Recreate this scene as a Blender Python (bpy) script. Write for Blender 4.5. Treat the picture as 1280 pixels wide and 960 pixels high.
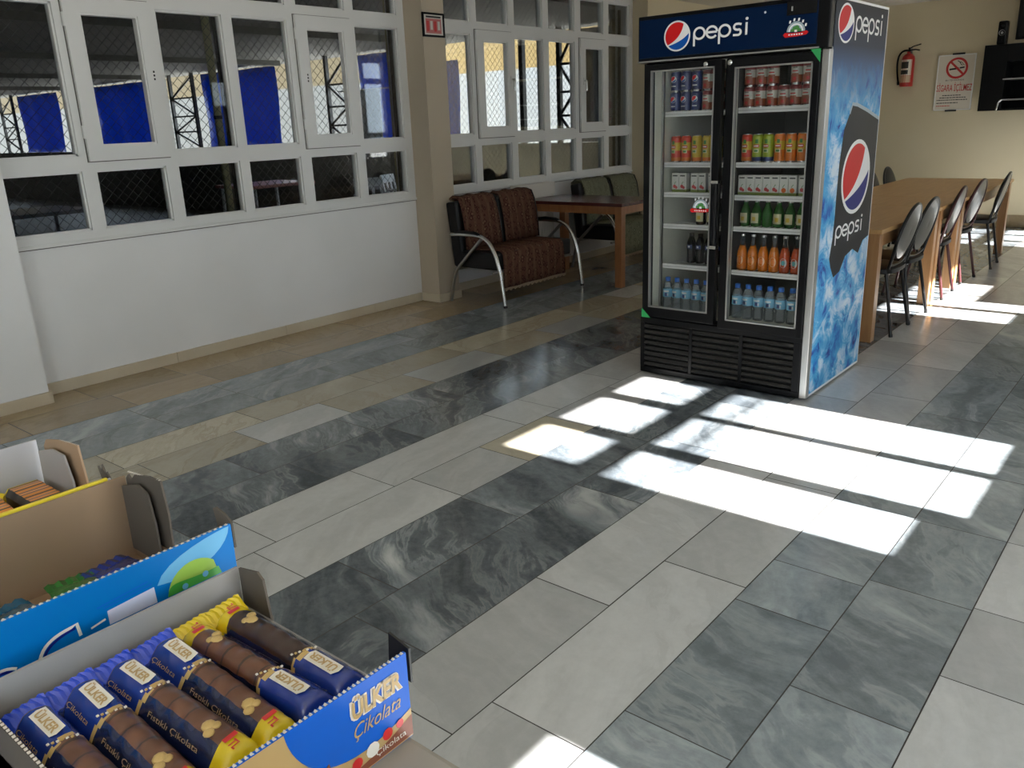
import bpy, bmesh, math, random
from mathutils import Vector, Matrix
random.seed(7)
SC = bpy.context.scene
for o in list(bpy.data.objects):
    bpy.data.objects.remove(o)
COL = SC.collection
R = math.radians

# ------------------------------------------------------------------ camera
cam_d = bpy.data.cameras.new('camera'); cam = bpy.data.objects.new('camera', cam_d); COL.objects.link(cam)
cam_d.sensor_width = 36.0; cam_d.lens = 1039.73 / 1280 * 36.0; cam_d.clip_start = 0.02; cam_d.clip_end = 200
YAW, PIT, ROL = -0.7005661, -0.3053962, -0.0398395
fw = Vector((math.sin(YAW) * math.cos(PIT), math.cos(YAW) * math.cos(PIT), math.sin(PIT)))
rt = Vector((math.cos(YAW), -math.sin(YAW), 0)); up = rt.cross(fw)
r2 = math.cos(ROL) * rt + math.sin(ROL) * up; u2 = -math.sin(ROL) * rt + math.cos(ROL) * up
cam.matrix_world = Matrix(((r2.x, u2.x, -fw.x, 0), (r2.y, u2.y, -fw.y, 0), (r2.z, u2.z, -fw.z, 1.5), (0, 0, 0, 1)))
SC.camera = cam

# ------------------------------------------------------------------ light
SUN_E, SKY_E, EXPO = 34.0, 3.6, 0.70
SC.view_settings.view_transform = 'Standard'; SC.view_settings.look = 'None'
SC.view_settings.exposure = EXPO; SC.view_settings.gamma = 1.0; SC.view_settings.use_curve_mapping = False
SC.cycles.max_bounces = 12; SC.cycles.diffuse_bounces = 6; SC.cycles.glossy_bounces = 4
SC.cycles.transparent_max_bounces = 24; SC.cycles.transmission_bounces = 6
SC.cycles.sample_clamp_indirect = 6.0; SC.cycles.caustics_reflective = False; SC.cycles.caustics_refractive = False
SC.cycles.use_denoising = True

w = bpy.data.worlds.new('sky'); SC.world = w; w.use_nodes = True
wn = w.node_tree; wn.nodes.clear()
wo = wn.nodes.new('ShaderNodeOutputWorld'); wb = wn.nodes.new('ShaderNodeBackground')
wb.inputs[0].default_value = (0.74, 0.87, 1.0, 1); wb.inputs[1].default_value = SKY_E
wn.links.new(wb.outputs[0], wo.inputs[0])
sd = bpy.data.lights.new('sun', 'SUN'); sd.energy = SUN_E; sd.angle = R(0.6); sd.color = (1.0, 0.97, 0.94)
so = bpy.data.objects.new('sun', sd); COL.objects.link(so)
SE = math.atan(1 / 1.587)
so.rotation_euler = Vector((-math.cos(SE), 0, -math.sin(SE))).to_track_quat('-Z', 'Y').to_euler()
so.location = (6, 3, 5)

# ------------------------------------------------------------------ materials
MATS = {}
def mat(name, col, rough=0.5, metal=0.0, spec=0.5, alpha=None, emit=None, bump=0, bscale=60, var=0, vscale=6, coat=0):
    if name in MATS: return MATS[name]
    m = bpy.data.materials.new(name); m.use_nodes = True; MATS[name] = m
    nt = m.node_tree; b = nt.nodes['Principled BSDF']
    b.inputs['Base Color'].default_value = (*col, 1); b.inputs['Roughness'].default_value = rough
    b.inputs['Metallic'].default_value = metal; b.inputs['Specular IOR Level'].default_value = spec
    if coat: b.inputs['Coat Weight'].default_value = coat; b.inputs['Coat Roughness'].default_value = 0.08
    if bump or var:
        tc = nt.nodes.new('ShaderNodeTexCoord'); nz = nt.nodes.new('ShaderNodeTexNoise')
        nz.inputs['Scale'].default_value = bscale if bump else vscale; nz.inputs['Detail'].default_value = 5
        nt.links.new(tc.outputs['Object'], nz.inputs['Vector'])
        if bump:
            bp = nt.nodes.new('ShaderNodeBump'); bp.inputs['Strength'].default_value = bump; bp.inputs['Distance'].default_value = 0.01
            nt.links.new(nz.outputs[0], bp.inputs['Height']); nt.links.new(bp.outputs[0], b.inputs['Normal'])
        if var:
            n2 = nt.nodes.new('ShaderNodeTexNoise'); n2.inputs['Scale'].default_value = vscale; n2.inputs['Detail'].default_value = 4
            nt.links.new(tc.outputs['Object'], n2.inputs['Vector'])
            rp = nt.nodes.new('ShaderNodeValToRGB'); rp.color_ramp.elements[0].position = 0.3; rp.color_ramp.elements[1].position = 0.7
            rp.color_ramp.elements[0].color = (*[c * (1 - var) for c in col], 1)
            rp.color_ramp.elements[1].color = (*[min(1, c * (1 + var)) for c in col], 1)
            nt.links.new(n2.outputs[0], rp.inputs[0]); nt.links.new(rp.outputs[0], b.inputs['Base Color'])
    return m

def glassmat(name, tint=(1, 1, 1), refl=0.9, rough=0.02, ior=1.45):
    m = bpy.data.materials.new(name); m.use_nodes = True; MATS[name] = m
    nt = m.node_tree; nt.nodes.clear()
    o = nt.nodes.new('ShaderNodeOutputMaterial'); mx = nt.nodes.new('ShaderNodeMixShader')
    tr = nt.nodes.new('ShaderNodeBsdfTransparent'); gl = nt.nodes.new('ShaderNodeBsdfGlossy'); fr = nt.nodes.new('ShaderNodeFresnel')
    mu = nt.nodes.new('ShaderNodeMath'); mu.operation = 'MULTIPLY'; mu.inputs[1].default_value = refl
    fr.inputs[0].default_value = ior; tr.inputs[0].default_value = (*tint, 1); gl.inputs['Roughness'].default_value = rough
    nt.links.new(fr.outputs[0], mu.inputs[0]); nt.links.new(mu.outputs[0], mx.inputs[0])
    nt.links.new(tr.outputs[0], mx.inputs[1]); nt.links.new(gl.outputs[0], mx.inputs[2]); nt.links.new(mx.outputs[0], o.inputs[0])
    return m

def N(nt, t, **k):
    n = nt.nodes.new(t)
    for a, v in k.items():
        if isinstance(v, tuple) and a.startswith('i'): n.inputs[int(a[1:])].default_value = v[0]
        else: setattr(n, a, v)
    return n

def ramp(nt, stops, interp='LINEAR'):
    r = nt.nodes.new('ShaderNodeValToRGB'); cr = r.color_ramp; cr.interpolation = interp
    while len(cr.elements) < len(stops): cr.elements.new(0.5)
    for e, (p, c) in zip(cr.elements, stops): e.position = p; e.color = (*c, 1)
    return r

def marble(name, lo, hi, vein, vamt, cloud, rough):
    """polished marble; each slab shifts and turns the pattern with its own 'tile' value"""
    m = bpy.data.materials.new(name); m.use_nodes = True; MATS[name] = m
    nt = m.node_tree; b = nt.nodes['Principled BSDF']; L = nt.links.new
    at = N(nt, 'ShaderNodeAttribute', attribute_name='tile'); tc = N(nt, 'ShaderNodeTexCoord')
    sc = N(nt, 'ShaderNodeVectorMath', operation='SCALE'); L(at.outputs['Color'], sc.inputs[0]); sc.inputs['Scale'].default_value = 31.0
    ad = N(nt, 'ShaderNodeVectorMath', operation='ADD'); L(tc.outputs['Object'], ad.inputs[0]); L(sc.outputs[0], ad.inputs[1])
    spn = N(nt, 'ShaderNodeSeparateXYZ'); L(at.outputs['Color'], spn.inputs[0])
    mz = N(nt, 'ShaderNodeMath', operation='MULTIPLY_ADD'); L(spn.outputs[1], mz.inputs[0]); mz.inputs[1].default_value = 1.3; mz.inputs[2].default_value = 0.2
    vr_ = N(nt, 'ShaderNodeVectorRotate'); vr_.rotation_type = 'Z_AXIS'; L(ad.outputs[0], vr_.inputs['Vector']); L(mz.outputs[0], vr_.inputs['Angle'])
    # warp, then stretch: long smoky streaks
    wn_ = N(nt, 'ShaderNodeTexNoise'); wn_.inputs['Scale'].default_value = 2.2; wn_.inputs['Detail'].default_value = 2; wn_.inputs['Roughness'].default_value = 0.6; L(ad.outputs[0], wn_.inputs['Vector'])
    wm_ = N(nt, 'ShaderNodeVectorMath', operation='SCALE'); wm_.inputs['Scale'].default_value = 0.30; L(wn_.outputs['Color'], wm_.inputs[0])
    wa = N(nt, 'ShaderNodeVectorMath', operation='ADD'); L(vr_.outputs[0], wa.inputs[0]); L(wm_.outputs[0], wa.inputs[1])
    st = N(nt, 'ShaderNodeMapping'); st.inputs['Scale'].default_value = (1.5, 6.0, 1); L(wa.outputs[0], st.inputs[0])
    s1 = N(nt, 'ShaderNodeTexNoise'); s1.inputs['Scale'].default_value = 1.0; s1.inputs['Detail'].default_value = 9; s1.inputs['Roughness'].default_value = 0.62; L(st.outputs[0], s1.inputs['Vector'])
    fine = N(nt, 'ShaderNodeTexNoise'); fine.inputs['Scale'].default_value = 26; fine.inputs['Detail'].default_value = 6; fine.inputs['Roughness'].default_value = 0.7; L(ad.outputs[0], fine.inputs['Vector'])
    mk = N(nt, 'ShaderNodeTexNoise'); mk.inputs['Scale'].default_value = 1.7; mk.inputs['Detail'].default_value = 3; L(ad.outputs[0], mk.inputs['Vector'])
    ba = N(nt, 'ShaderNodeMath', operation='MULTIPLY_ADD'); L(fine.outputs[0], ba.inputs[0]); ba.inputs[1].default_value = 0.35; L(s1.outputs[0], ba.inputs[2])
    base = ramp(nt, [(0.52, lo), (0.86, hi)]); L(ba.outputs[0], base.inputs[0])
    # thin veins where the streak noise crosses its middle, only inside the mask
    df = N(nt, 'ShaderNodeMath', operation='SUBTRACT'); L(s1.outputs[0], df.inputs[0]); df.inputs[1].default_value = 0.5
    ab = N(nt, 'ShaderNodeMath', operation='ABSOLUTE'); L(df.outputs[0], ab.inputs[0])
    tv_ = N(nt, 'ShaderNodeMapRange'); tv_.interpolation_type = 'SMOOTHSTEP'; tv_.inputs[1].default_value = 0.0; tv_.inputs[2].default_value = 0.035; tv_.inputs[3].default_value = vamt; tv_.inputs[4].default_value = 0; L(ab.outputs[0], tv_.inputs[0])
    m1 = N(nt, 'ShaderNodeMapRange'); m1.inputs[1].default_value = 0.40; m1.inputs[2].default_value = 0.60; L(mk.outputs[0], m1.inputs[0])
    tvm = N(nt, 'ShaderNodeMath', operation='MULTIPLY'); L(tv_.outputs[0], tvm.inputs[0]); L(m1.outputs[0], tvm.inputs[1])
    cl = N(nt, 'ShaderNodeMapRange'); cl.interpolation_type = 'SMOOTHSTEP'; cl.inputs[1].default_value = 0.53; cl.inputs[2].default_value = 0.72; cl.inputs[3].default_value = 0; cl.inputs[4].default_value = cloud; L(s1.outputs[0], cl.inputs[0])
    clm = N(nt, 'ShaderNodeMath', operation='MULTIPLY'); L(cl.outputs[0], clm.inputs[0]); L(m1.outputs[0], clm.inputs[1])
    ft = N(nt, 'ShaderNodeMath', operation='MAXIMUM'); L(tvm.outputs[0], ft.inputs[0]); L(clm.outputs[0], ft.inputs[1])
    mx = N(nt, 'ShaderNodeMix', data_type='RGBA'); L(ft.outputs[0], mx.inputs['Factor']); L(base.outputs[0], mx.inputs[6]); mx.inputs[7].default_value = (*vein, 1)
    hv = N(nt, 'ShaderNodeHueSaturation'); L(mx.outputs[2], hv.inputs['Color'])
    mr = N(nt, 'ShaderNodeMapRange'); mr.inputs[3].default_value = 0.82; mr.inputs[4].default_value = 1.14
    L(spn.outputs[2], mr.inputs[0]); L(mr.outputs[0], hv.inputs['Value']); L(hv.outputs[0], b.inputs['Base Color'])
    b.inputs['Roughness'].default_value = rough
    b.inputs['Specular IOR Level'].default_value = 0.5
    return m

K = (0, 0, 0); W1 = (1, 1, 1)
marble('marble_white', (0.475, 0.485, 0.48), (0.60, 0.61, 0.605), (0.36, 0.36, 0.345), 0.16, 0.10, 0.18)
marble('marble_grey', (0.17, 0.198, 0.215), (0.36, 0.405, 0.425), (0.52, 0.55, 0.55), 0.30, 0.6, 0.18)
marble('marble_tan', (0.34, 0.25, 0.14), (0.43, 0.33, 0.20), (0.27, 0.18, 0.09), 0.4, 0.4, 0.16)
marble('marble_cream', (0.45, 0.41, 0.31), (0.57, 0.53, 0.42), (0.3, 0.24, 0.15), 0.4, 0.3, 0.17)
marble('marble_dark', (0.080, 0.094, 0.106), (0.245, 0.278, 0.30), (0.58, 0.60, 0.60), 0.28, 1.0, 0.17)
mat('grout', (0.05, 0.045, 0.04), 0.9)

def paint(name, col, stain, rough=0.75):
    m = mat(name, col, rough, bump=0.04, bscale=90)
    nt = m.node_tree; b = nt.nodes['Principled BSDF']; L = nt.links.new
    tc = N(nt, 'ShaderNodeTexCoord'); n = N(nt, 'ShaderNodeTexNoise'); n.inputs['Scale'].default_value = 1.3; n.inputs['Detail'].default_value = 6
    L(tc.outputs['Object'], n.inputs['Vector']); r = ramp(nt, [(0.35, stain), (0.6, col)]); L(n.outputs[0], r.inputs[0]); L(r.outputs[0], b.inputs['Base Color'])
    return m
paint('wall_paint', (0.78, 0.775, 0.765), (0.74, 0.735, 0.72))
paint('pillar_tan', (0.50, 0.43, 0.33), (0.47, 0.40, 0.30))  # pillar tone, a darker tan than the wall beside it
paint('far_paint', (0.60, 0.52, 0.355), (0.57, 0.49, 0.33))
paint('ceiling_paint', (0.66, 0.62, 0.54), (0.62, 0.58, 0.50))
paint('skirting_stone', (0.60, 0.53, 0.40), (0.50, 0.42, 0.30), 0.4)
mat('pvc', (0.70, 0.70, 0.68), 0.32)
mat('pvc_gap', (0.10, 0.09, 0.08), 0.6)
glassmat('window_glass', (0.88, 0.90, 0.90), 0.42)
glassmat('fridge_glass', (0.93, 0.94, 0.94), 0.55)
glassmat('clear_plastic', (0.93, 0.96, 0.98), 0.9, 0.06)
wc = glassmat('water_clear', (0.95, 0.97, 0.99), 0.9, 0.06); wt = wc.node_tree
wd_ = wt.nodes.new('ShaderNodeBsdfDiffuse'); wd_.inputs[0].default_value = (0.62, 0.70, 0.74, 1); wx_ = wt.nodes.new('ShaderNodeMixShader'); wx_.inputs[0].default_value = 0.22
_out = [n for n in wt.nodes if n.type == 'OUTPUT_MATERIAL'][0]; _src = _out.inputs[0].links[0].from_socket
wt.links.new(_src, wx_.inputs[1]); wt.links.new(wd_.outputs[0], wx_.inputs[2]); wt.links.new(wx_.outputs[0], _out.inputs[0])
mat('black_plastic', (0.005, 0.005, 0.0055), 0.30, 0, 0.12)
mat('black_matte', (0.004, 0.004, 0.004), 0.6, 0, 0.1)
mat('black_gloss', (0.004, 0.004, 0.005), 0.2, 0, .25)
mat('steel', (0.62, 0.62, 0.60), 0.22, 1.0)
mat('steel_dull', (0.42, 0.42, 0.41), 0.38, 1.0)
mat('silver_can', (0.75, 0.75, 0.75), 0.25, 1.0)
mat('white_plastic', (0.74, 0.75, 0.75), 0.35)
mat('liner', (0.86, 0.86, 0.74), 0.4)
mat('rail_white', (0.78, 0.78, 0.76), 0.4)

# ------------------------------------------------------------------ mesh builder
class MB:
    def __init__(s): s.v = []; s.f = []; s.m = []; s.s = []
    def add(s, vs, fs, m, smooth=False):
        o = len(s.v); s.v += [Vector(p) for p in vs]
        for f in fs: s.f.append([i + o for i in f]); s.m.append(m); s.s.append(smooth)
        return s
    def multi(s, vs, fs, ms, smooth=True):
        o = len(s.v); s.v += [Vector(p) for p in vs]
        for f, m in zip(fs, ms): s.f.append([i + o for i in f]); s.m.append(m); s.s.append(smooth)
        return s
    def box(s, x0, x1, y0, y1, z0, z1, m, bev=0.0, M=None):
        if bev:
            bm = bmesh.new(); bmesh.ops.create_cube(bm, size=1)
            for q in bm.verts: q.co = Vector((x0 + (q.co.x + .5) * (x1 - x0), y0 + (q.co.y + .5) * (y1 - y0), z0 + (q.co.z + .5) * (z1 - z0)))
            bmesh.ops.bevel(bm, geom=list(bm.edges), offset=bev, segments=2, affect='EDGES', profile=0.6)
            bm.verts.index_update(); vs = [q.co.copy() for q in bm.verts]; fs = [[q.index for q in f.verts] for f in bm.faces]; bm.free()
        else:
            vs = [Vector(p) for p in ((x0, y0, z0), (x1, y0, z0), (x1, y1, z0), (x0, y1, z0), (x0, y0, z1), (x1, y0, z1), (x1, y1, z1), (x0, y1, z1))]
            fs = [(0, 3, 2, 1), (4, 5, 6, 7), (0, 1, 5, 4), (1, 2, 6, 5), (2, 3, 7, 6), (3, 0, 4, 7)]
        if M: vs = [M @ p for p in vs]
        return s.add(vs, fs, m)
    def tube(s, pts, r, m, n=8, closed=False, caps=True, smooth=True):
        P = [Vector(p) for p in pts]; k = len(P); rs = r if isinstance(r, (list, tuple)) else [r] * k
        vs = []; prev = None
        for i, p in enumerate(P):
            t = (P[(i + 1) % k] - P[i - 1]) if closed else (P[min(i + 1, k - 1)] - P[max(i - 1, 0)])
            t.normalize()
            if prev is None:
                a = Vector((0, 0, 1)) if abs(t.z) < .9 else Vector((1, 0, 0)); x = t.cross(a).normalized()
            else: x = (prev - t * prev.dot(t)).normalized()
            prev = x; y = t.cross(x)
            vs += [p + (x * math.cos(2 * math.pi * j / n) + y * math.sin(2 * math.pi * j / n)) * rs[i] for j in range(n)]
        fs = [[i * n + j, i * n + (j + 1) % n, ((i + 1) % k) * n + (j + 1) % n, ((i + 1) % k) * n + j] for i in range(k if closed else k - 1) for j in range(n)]
        s.add(vs, fs, m, smooth)
        if caps and not closed:
            s.add(vs[:n], [list(range(n))[::-1]], m); s.add(vs[-n:], [list(range(n))], m)
        return s
    def lathe(s, prof, c, mats, n=16, smooth=True, M=None):
        """prof [(r,z)...]; mats one name or one per segment"""
        c = Vector(c)
        for i in range(len(prof) - 1):
            (ra, za), (rb, zb) = prof[i], prof[i + 1]; m = mats if isinstance(mats, str) else mats[i]
            A = [c + Vector((ra * math.cos(2 * math.pi * j / n), ra * math.sin(2 * math.pi * j / n), za)) for j in range(n)]
            B = [c + Vector((rb * math.cos(2 * math.pi * j / n), rb * math.sin(2 * math.pi * j / n), zb)) for j in range(n)]
            vs = A + B
            if M: vs = [M @ q for q in vs]
            s.add(vs, [[j, (j + 1) % n, n + (j + 1) % n, n + j] for j in range(n)], m, smooth)
        return s
    def patch(s, c, r, a0, a1, z0, z1, m, k=6):
        """a printed label on a cylinder, angles in degrees, -90 faces the viewer"""
        c = Vector(c); vs = []
        for i in range(k + 1):
            a = R(a0 + (a1 - a0) * i / k)
            for z in (z0, z1): vs.append(c + Vector((r * math.cos(a), r * math.sin(a), z)))
        return s.add(vs, [[2 * i, 2 * i + 2, 2 * i + 3, 2 * i + 1] for i in range(k)], m, True)
    def prism(s, poly, o, u, v, d, m, side=None):
        """2D polygon in the frame o,u,v, raised by d along u x v"""
        o, u, v = Vector(o), Vector(u), Vector(v); nn = u.cross(v).normalized(); k = len(poly)
        ar = sum(poly[i][0] * poly[(i + 1) % k][1] - poly[(i + 1) % k][0] * poly[i][1] for i in range(k))
        if ar < 0: poly = poly[::-1]
        bot = [o + u * a + v * b for a, b in poly]; top = [p + nn * d for p in bot]
        s.add(top, [list(range(k))], m)
        if d > 0.0009:
            s.add(bot, [list(range(k))[::-1]], side or m)
            s.add(bot + top, [[i, (i + 1) % k, k + (i + 1) % k, k + i] for i in range(k)], side or m)
        return s
    def stroke(s, pts, wd, o, u, v, d, m, closed=False):
        """a flat ribbon drawn along 2D points"""
        P = [Vector(p) for p in pts]; k = len(P); A = []; B = []
        for i in range(k):
            t = (P[(i + 1) % k] - P[i - 1]) if closed else (P[min(i + 1, k - 1)] - P[max(i - 1, 0)])
            t.normalize(); nn = Vector((-t.y, t.x)) * wd / 2; A.append(P[i] + nn); B.append(P[i] - nn)
        o, u, v = Vector(o), Vector(u), Vector(v); z = u.cross(v).normalized() * d
        vs = [o + u * p.x + v * p.y + z for p in A] + [o + u * p.x + v * p.y + z for p in B]
        return s.add(vs, [[k + i, k + (i + 1) % k, (i + 1) % k, i] for i in range(k if closed else k - 1)], m)
    def text(s, body, o, u, v, wd, ht, d, m, bold=0.0, shear=0.0):
        cu = bpy.data.curves.new('lettering', 'FONT'); cu.body = body; cu.offset = bold; cu.shear = shear; cu.resolution_u = 3
        ob = bpy.data.objects.new('lettering', cu); COL.objects.link(ob)
        dg = bpy.context.evaluated_depsgraph_get(); me = bpy.data.meshes.new_from_object(ob.evaluated_get(dg))
        xs = [q.co.x for q in me.vertices]; ys = [q.co.y for q in me.vertices]
        x0, x1, y0, y1 = min(xs), max(xs), min(ys), max(ys); o, u, v = Vector(o), Vector(u), Vector(v); z = u.cross(v).normalized() * d
        vs = [o + u * ((q.co.x - x0) / (x1 - x0) * wd) + v * ((q.co.y - y0) / (y1 - y0) * ht) + z for q in me.vertices]
        fs = [list(p.vertices) for p in me.polygons]
        s.add(vs, fs, m)
        bpy.data.objects.remove(ob); bpy.data.curves.remove(cu); bpy.data.meshes.remove(me)
        return s
    def build(s, name, parent=None, world=True):
        me = bpy.data.meshes.new(name); ms = []
        for k in s.m:
            if k not in ms: ms.append(k)
        off = Vector((0, 0, 0)); Rm = None
        if parent is not None and world:
            inv = wm(parent).inverted(); vs = [inv @ q for q in s.v]
        else: vs = s.v
        me.from_pydata([tuple(q) for q in vs], [], s.f)
        for k in ms: me.materials.append(MATS[k])
        me.polygons.foreach_set('material_index', [ms.index(k) for k in s.m])
        me.polygons.foreach_set('use_smooth', s.s); me.update()
        o = bpy.data.objects.new(name, me); COL.objects.link(o)
        if parent is not None: o.parent = parent
        return o

def wm(o):
    M = Matrix.LocRotScale(o.location, o.rotation_euler, o.scale)
    return wm(o.parent) @ M if o.parent else M

def tag(o, label, cat=None, group=None, kind=None):
    o['label'] = label
    if cat: o['category'] = cat
    if group: o['group'] = group
    if kind: o['kind'] = kind
    return o

def thing(name, label, cat, loc=(0, 0, 0), rz=0.0, group=None, kind=None):
    o = bpy.data.objects.new(name, None); COL.objects.link(o); o.location = loc; o.rotation_euler = (0, 0, rz)
    o.empty_display_size = 0.1
    return tag(o, label, cat, group, kind)

def dup(root, loc, label, rz=None, group=None):
    r = root.copy(); COL.objects.link(r); r.location = loc
    if rz is not None: r.rotation_euler = (0, 0, rz)
    r['label'] = label
    if group: r['group'] = group
    for ch in [c for c in bpy.data.objects if c.parent == root]:
        c = ch.copy(); COL.objects.link(c); c.parent = r
        for g in [q for q in bpy.data.objects if q.parent == ch]:
            d = g.copy(); COL.objects.link(d); d.parent = c
    return r

def struct(mb, name, label, cat, parent=None):
    o = mb.build(name, parent)
    if parent is None: tag(o, label, cat, None, 'structure')
    return o
def arc(cx, cy, r, a0, a1, n=16, ry=None):
    return [(cx + r * math.cos(R(a0 + (a1 - a0) * i / n)), cy + (ry or r) * math.sin(R(a0 + (a1 - a0) * i / n))) for i in range(n + 1)]
def bez(p0, p1, p2, p3, n=12):
    out = []
    for i in range(n + 1):
        t = i / n; a = (1 - t) ** 3; b = 3 * t * (1 - t) ** 2; c = 3 * t * t * (1 - t); d = t ** 3
        out.append(tuple(a * q0 + b * q1 + c * q2 + d * q3 for q0, q1, q2, q3 in zip(p0, p1, p2, p3)))
    return out
XA, YA, ZA = (1, 0, 0), (0, 1, 0), (0, 0, 1)
ORD = ['first', 'second', 'third', 'fourth', 'fifth', 'sixth', 'seventh', 'eighth', 'ninth']

# ------------------------------------------------------------------ daylight openings of the right wall
XR = 1.687
CELLS = {
 'rear_fill': [(-2.4, -1.75, 0.955, 2.63), (-1.67, -1.0, 0.955, 2.63)],  # unseen window added to bring in light from behind the camera
 'near': [(0.55, 1.385, 0.15, 1.756)],
 'mid': [(2.82, 3.15, 1.49, 2.262), (3.27, 3.69, 1.40, 2.262), (3.765, 4.16, 1.40, 2.262),
         (2.86, 3.20, 2.362, 2.63), (3.33, 3.72, 2.362, 2.63), (3.84, 4.18, 2.362, 2.63)],
 'far': [(6.635, 6.955, 1.69, 2.262), (7.045, 7.305, 1.40, 2.262), (7.335, 7.51, 1.914, 2.262), (7.55, 8.03, 1.914, 2.262)],
 'end': [(10.45, 10.78, 1.49, 2.262), (10.88, 11.30, 1.40, 2.262), (11.38, 11.78, 1.40, 2.262),
         (10.45, 10.78, 2.362, 2.63), (10.88, 11.30, 2.362, 2.63), (11.38, 11.78, 2.362, 2.63),
         (10.45, 10.78, 0.955, 1.31), (10.88, 11.30, 0.955, 1.31), (11.38, 11.78, 0.955, 1.31)]}
SPAN = {'rear_fill': (-2.5, -0.9, 0.88, 2.76), 'near': (0.45, 1.5, 0.05, 2.2), 'mid': (2.72, 4.26, 0.88, 2.76), 'far': (6.54, 8.12, 0.88, 2.76), 'end': (10.36, 11.88, 0.88, 2.76)}

def plate(mb, x0, x1, span, cells, m):
    """a frame plate with openings, cut on its own grid"""
    ys = sorted({span[0], span[1], *[v for c in cells for v in c[:2]]}); zs = sorted({span[2], span[3], *[v for c in cells for v in c[2:]]})
    for j in range(len(zs) - 1):
        run = None
        for i in range(len(ys) - 1):
            yc, zc = (ys[i] + ys[i + 1]) / 2, (zs[j] + zs[j + 1]) / 2
            solid = not any(c[0] < yc < c[1] and c[2] < zc < c[3] for c in cells)
            if solid and run is None: run = ys[i]
            if not solid and run is not None: mb.box(x0, x1, run, ys[i], zs[j], zs[j + 1], m); run = None
        if run is not None: mb.box(x0, x1, run, ys[-1], zs[j], zs[j + 1], m)
    return mb

CEIL = 2.76
# ------------------------------------------------------------------ floor of marble slabs
def build_floor():
    xs = [-5.55, -5.0, -4.66, -4.37, -4.07, -3.78, -3.48, -3.17, -2.86, -2.557, -2.245, -1.92, -1.59, -1.29, -0.985, -0.68, -0.37, -0.06, 0.25, 0.56, 0.87, 1.18, 1.49, 1.80]
    kinds = ['marble_tan', 'marble_tan'] + sum([['marble_grey'] * 2, ['marble_white'] * 2] * 6, [])
    known = {5: [2.2, 2.75, 3.41, 4.1], 6: [1.3, 1.95, 2.63, 3.3, 4.0], 7: [2.1, 2.7, 3.3], 8: [1.595, 2.21, 3.13, 3.43, 4.05, 4.6], 9: [1.495, 2.31, 2.765, 3.3, 3.9, 4.5],
             10: [1.637, 2.295, 3.28, 3.9], 11: [1.44, 2.675, 3.35, 4.0], 12: [1.235, 1.972, 2.812, 3.25, 3.72], 13: [0.6, 1.392, 2.326, 3.20, 3.78, 4.6], 14: [0.9, 1.578, 2.245, 2.557, 3.16, 3.71, 4.4],
             15: [1.2, 1.934, 2.61, 3.148, 3.718, 4.5], 16: [1.5, 2.216, 2.627, 3.147, 3.8]}
    vs = []; fs = []; ms = []; tv = []; names = ['marble_dark', 'grout', 'marble_white', 'marble_grey', 'marble_tan', 'marble_cream']
    rnd = random.Random(3); g = 0.0019
    def quad(x0, x1, y0, y1, z, mi, t):
        o = len(vs); vs.extend([(x0, y0, z), (x1, y0, z), (x1, y1, z), (x0, y1, z)]); fs.append((o, o + 1, o + 2, o + 3)); ms.append(mi); tv.append(t)
    quad(-5.55, 1.92, -2.7, 12.3, -0.0025, 1, (0, 0, 0))
    for k in range(len(xs) - 1):
        js = sorted(known.get(k, [])) or [rnd.uniform(0.5, 1.2)]
        y = js[0]
        while y > -2.7: y -= rnd.uniform(0.5, 0.85); js.insert(0, y)
        y = js[-1]
        while y < 12.3: y += rnd.uniform(0.5, 0.85); js.append(y)
        for a, b in zip(js, js[1:]):
            kd = kinds[k % len(kinds)]
            if kd == 'marble_white' and (k in (4, 5) and rnd.random() < .55 or k == 9 and 2.7 < a < 2.8): kd = 'marble_cream'
            if kd == 'marble_grey' and k in (6, 7, 10, 11): kd = 'marble_dark'
            e = g + (rnd.random() < .25) * 0.0008
            a2, b2 = max(a, -2.7), min(b, 12.3)
            quad(xs[k] + g, xs[k + 1] - e, a2 + e, b2 - g, rnd.uniform(-.0003, 0.0), names.index(kd), (rnd.random(), rnd.random(), rnd.random()))
    me = bpy.data.meshes.new('floor'); me.from_pydata(vs, [], fs)
    for nme in names: me.materials.append(MATS[nme])
    me.polygons.foreach_set('material_index', ms)
    at = me.attributes.new('tile', 'FLOAT_COLOR', 'CORNER')
    at.data.foreach_set('color', [c for t in tv for _ in range(4) for c in (*t, 1.0)])
    me.update(); o = bpy.data.objects.new('floor', me); COL.objects.link(o)
    return tag(o, 'marble floor in grey and white stripes with a tan border along the window wall', 'floor', None, 'structure')
build_floor()

# ------------------------------------------------------------------ walls and ceiling
b = MB()
b.box(-5.56, -5.35, -2.6, 8.68, -0.05, 0.885, 'wall_paint')
b.box(-5.56, -5.35, -2.6, 1.80, 0.885, CEIL, 'wall_paint').box(-5.56, -5.35, 8.66, 8.70, 0.885, CEIL, 'wall_paint')
b.box(-5.56, -5.35, 5.15, 5.52, 0.885, CEIL, 'wall_paint')
b.box(-5.36, -5.17, -2.6, 1.85, -0.05, CEIL, 'wall_paint')
b.box(-5.56, -5.15, 8.68, 12.3, -0.05, CEIL, 'far_paint')
struct(b, 'wall_left', 'pale painted wall below and between the two white framed windows', 'wall')
b = MB(); b.box(-5.36, -5.13, 5.147, 5.40, -0.02, CEIL, 'pillar_tan')
struct(b, 'pillar', 'tan pillar between the two white framed windows', 'pillar')
b = MB(); b.box(-5.56, 1.95, 12.1, 12.3, -0.05, CEIL, 'far_paint')
struct(b, 'wall_back', 'tan far wall behind the long table', 'wall')
FILL_OPENING = [(0.1, 1.5, 0.3, 2.5)]  # unseen opening added behind the camera to fill the room with sky light
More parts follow.
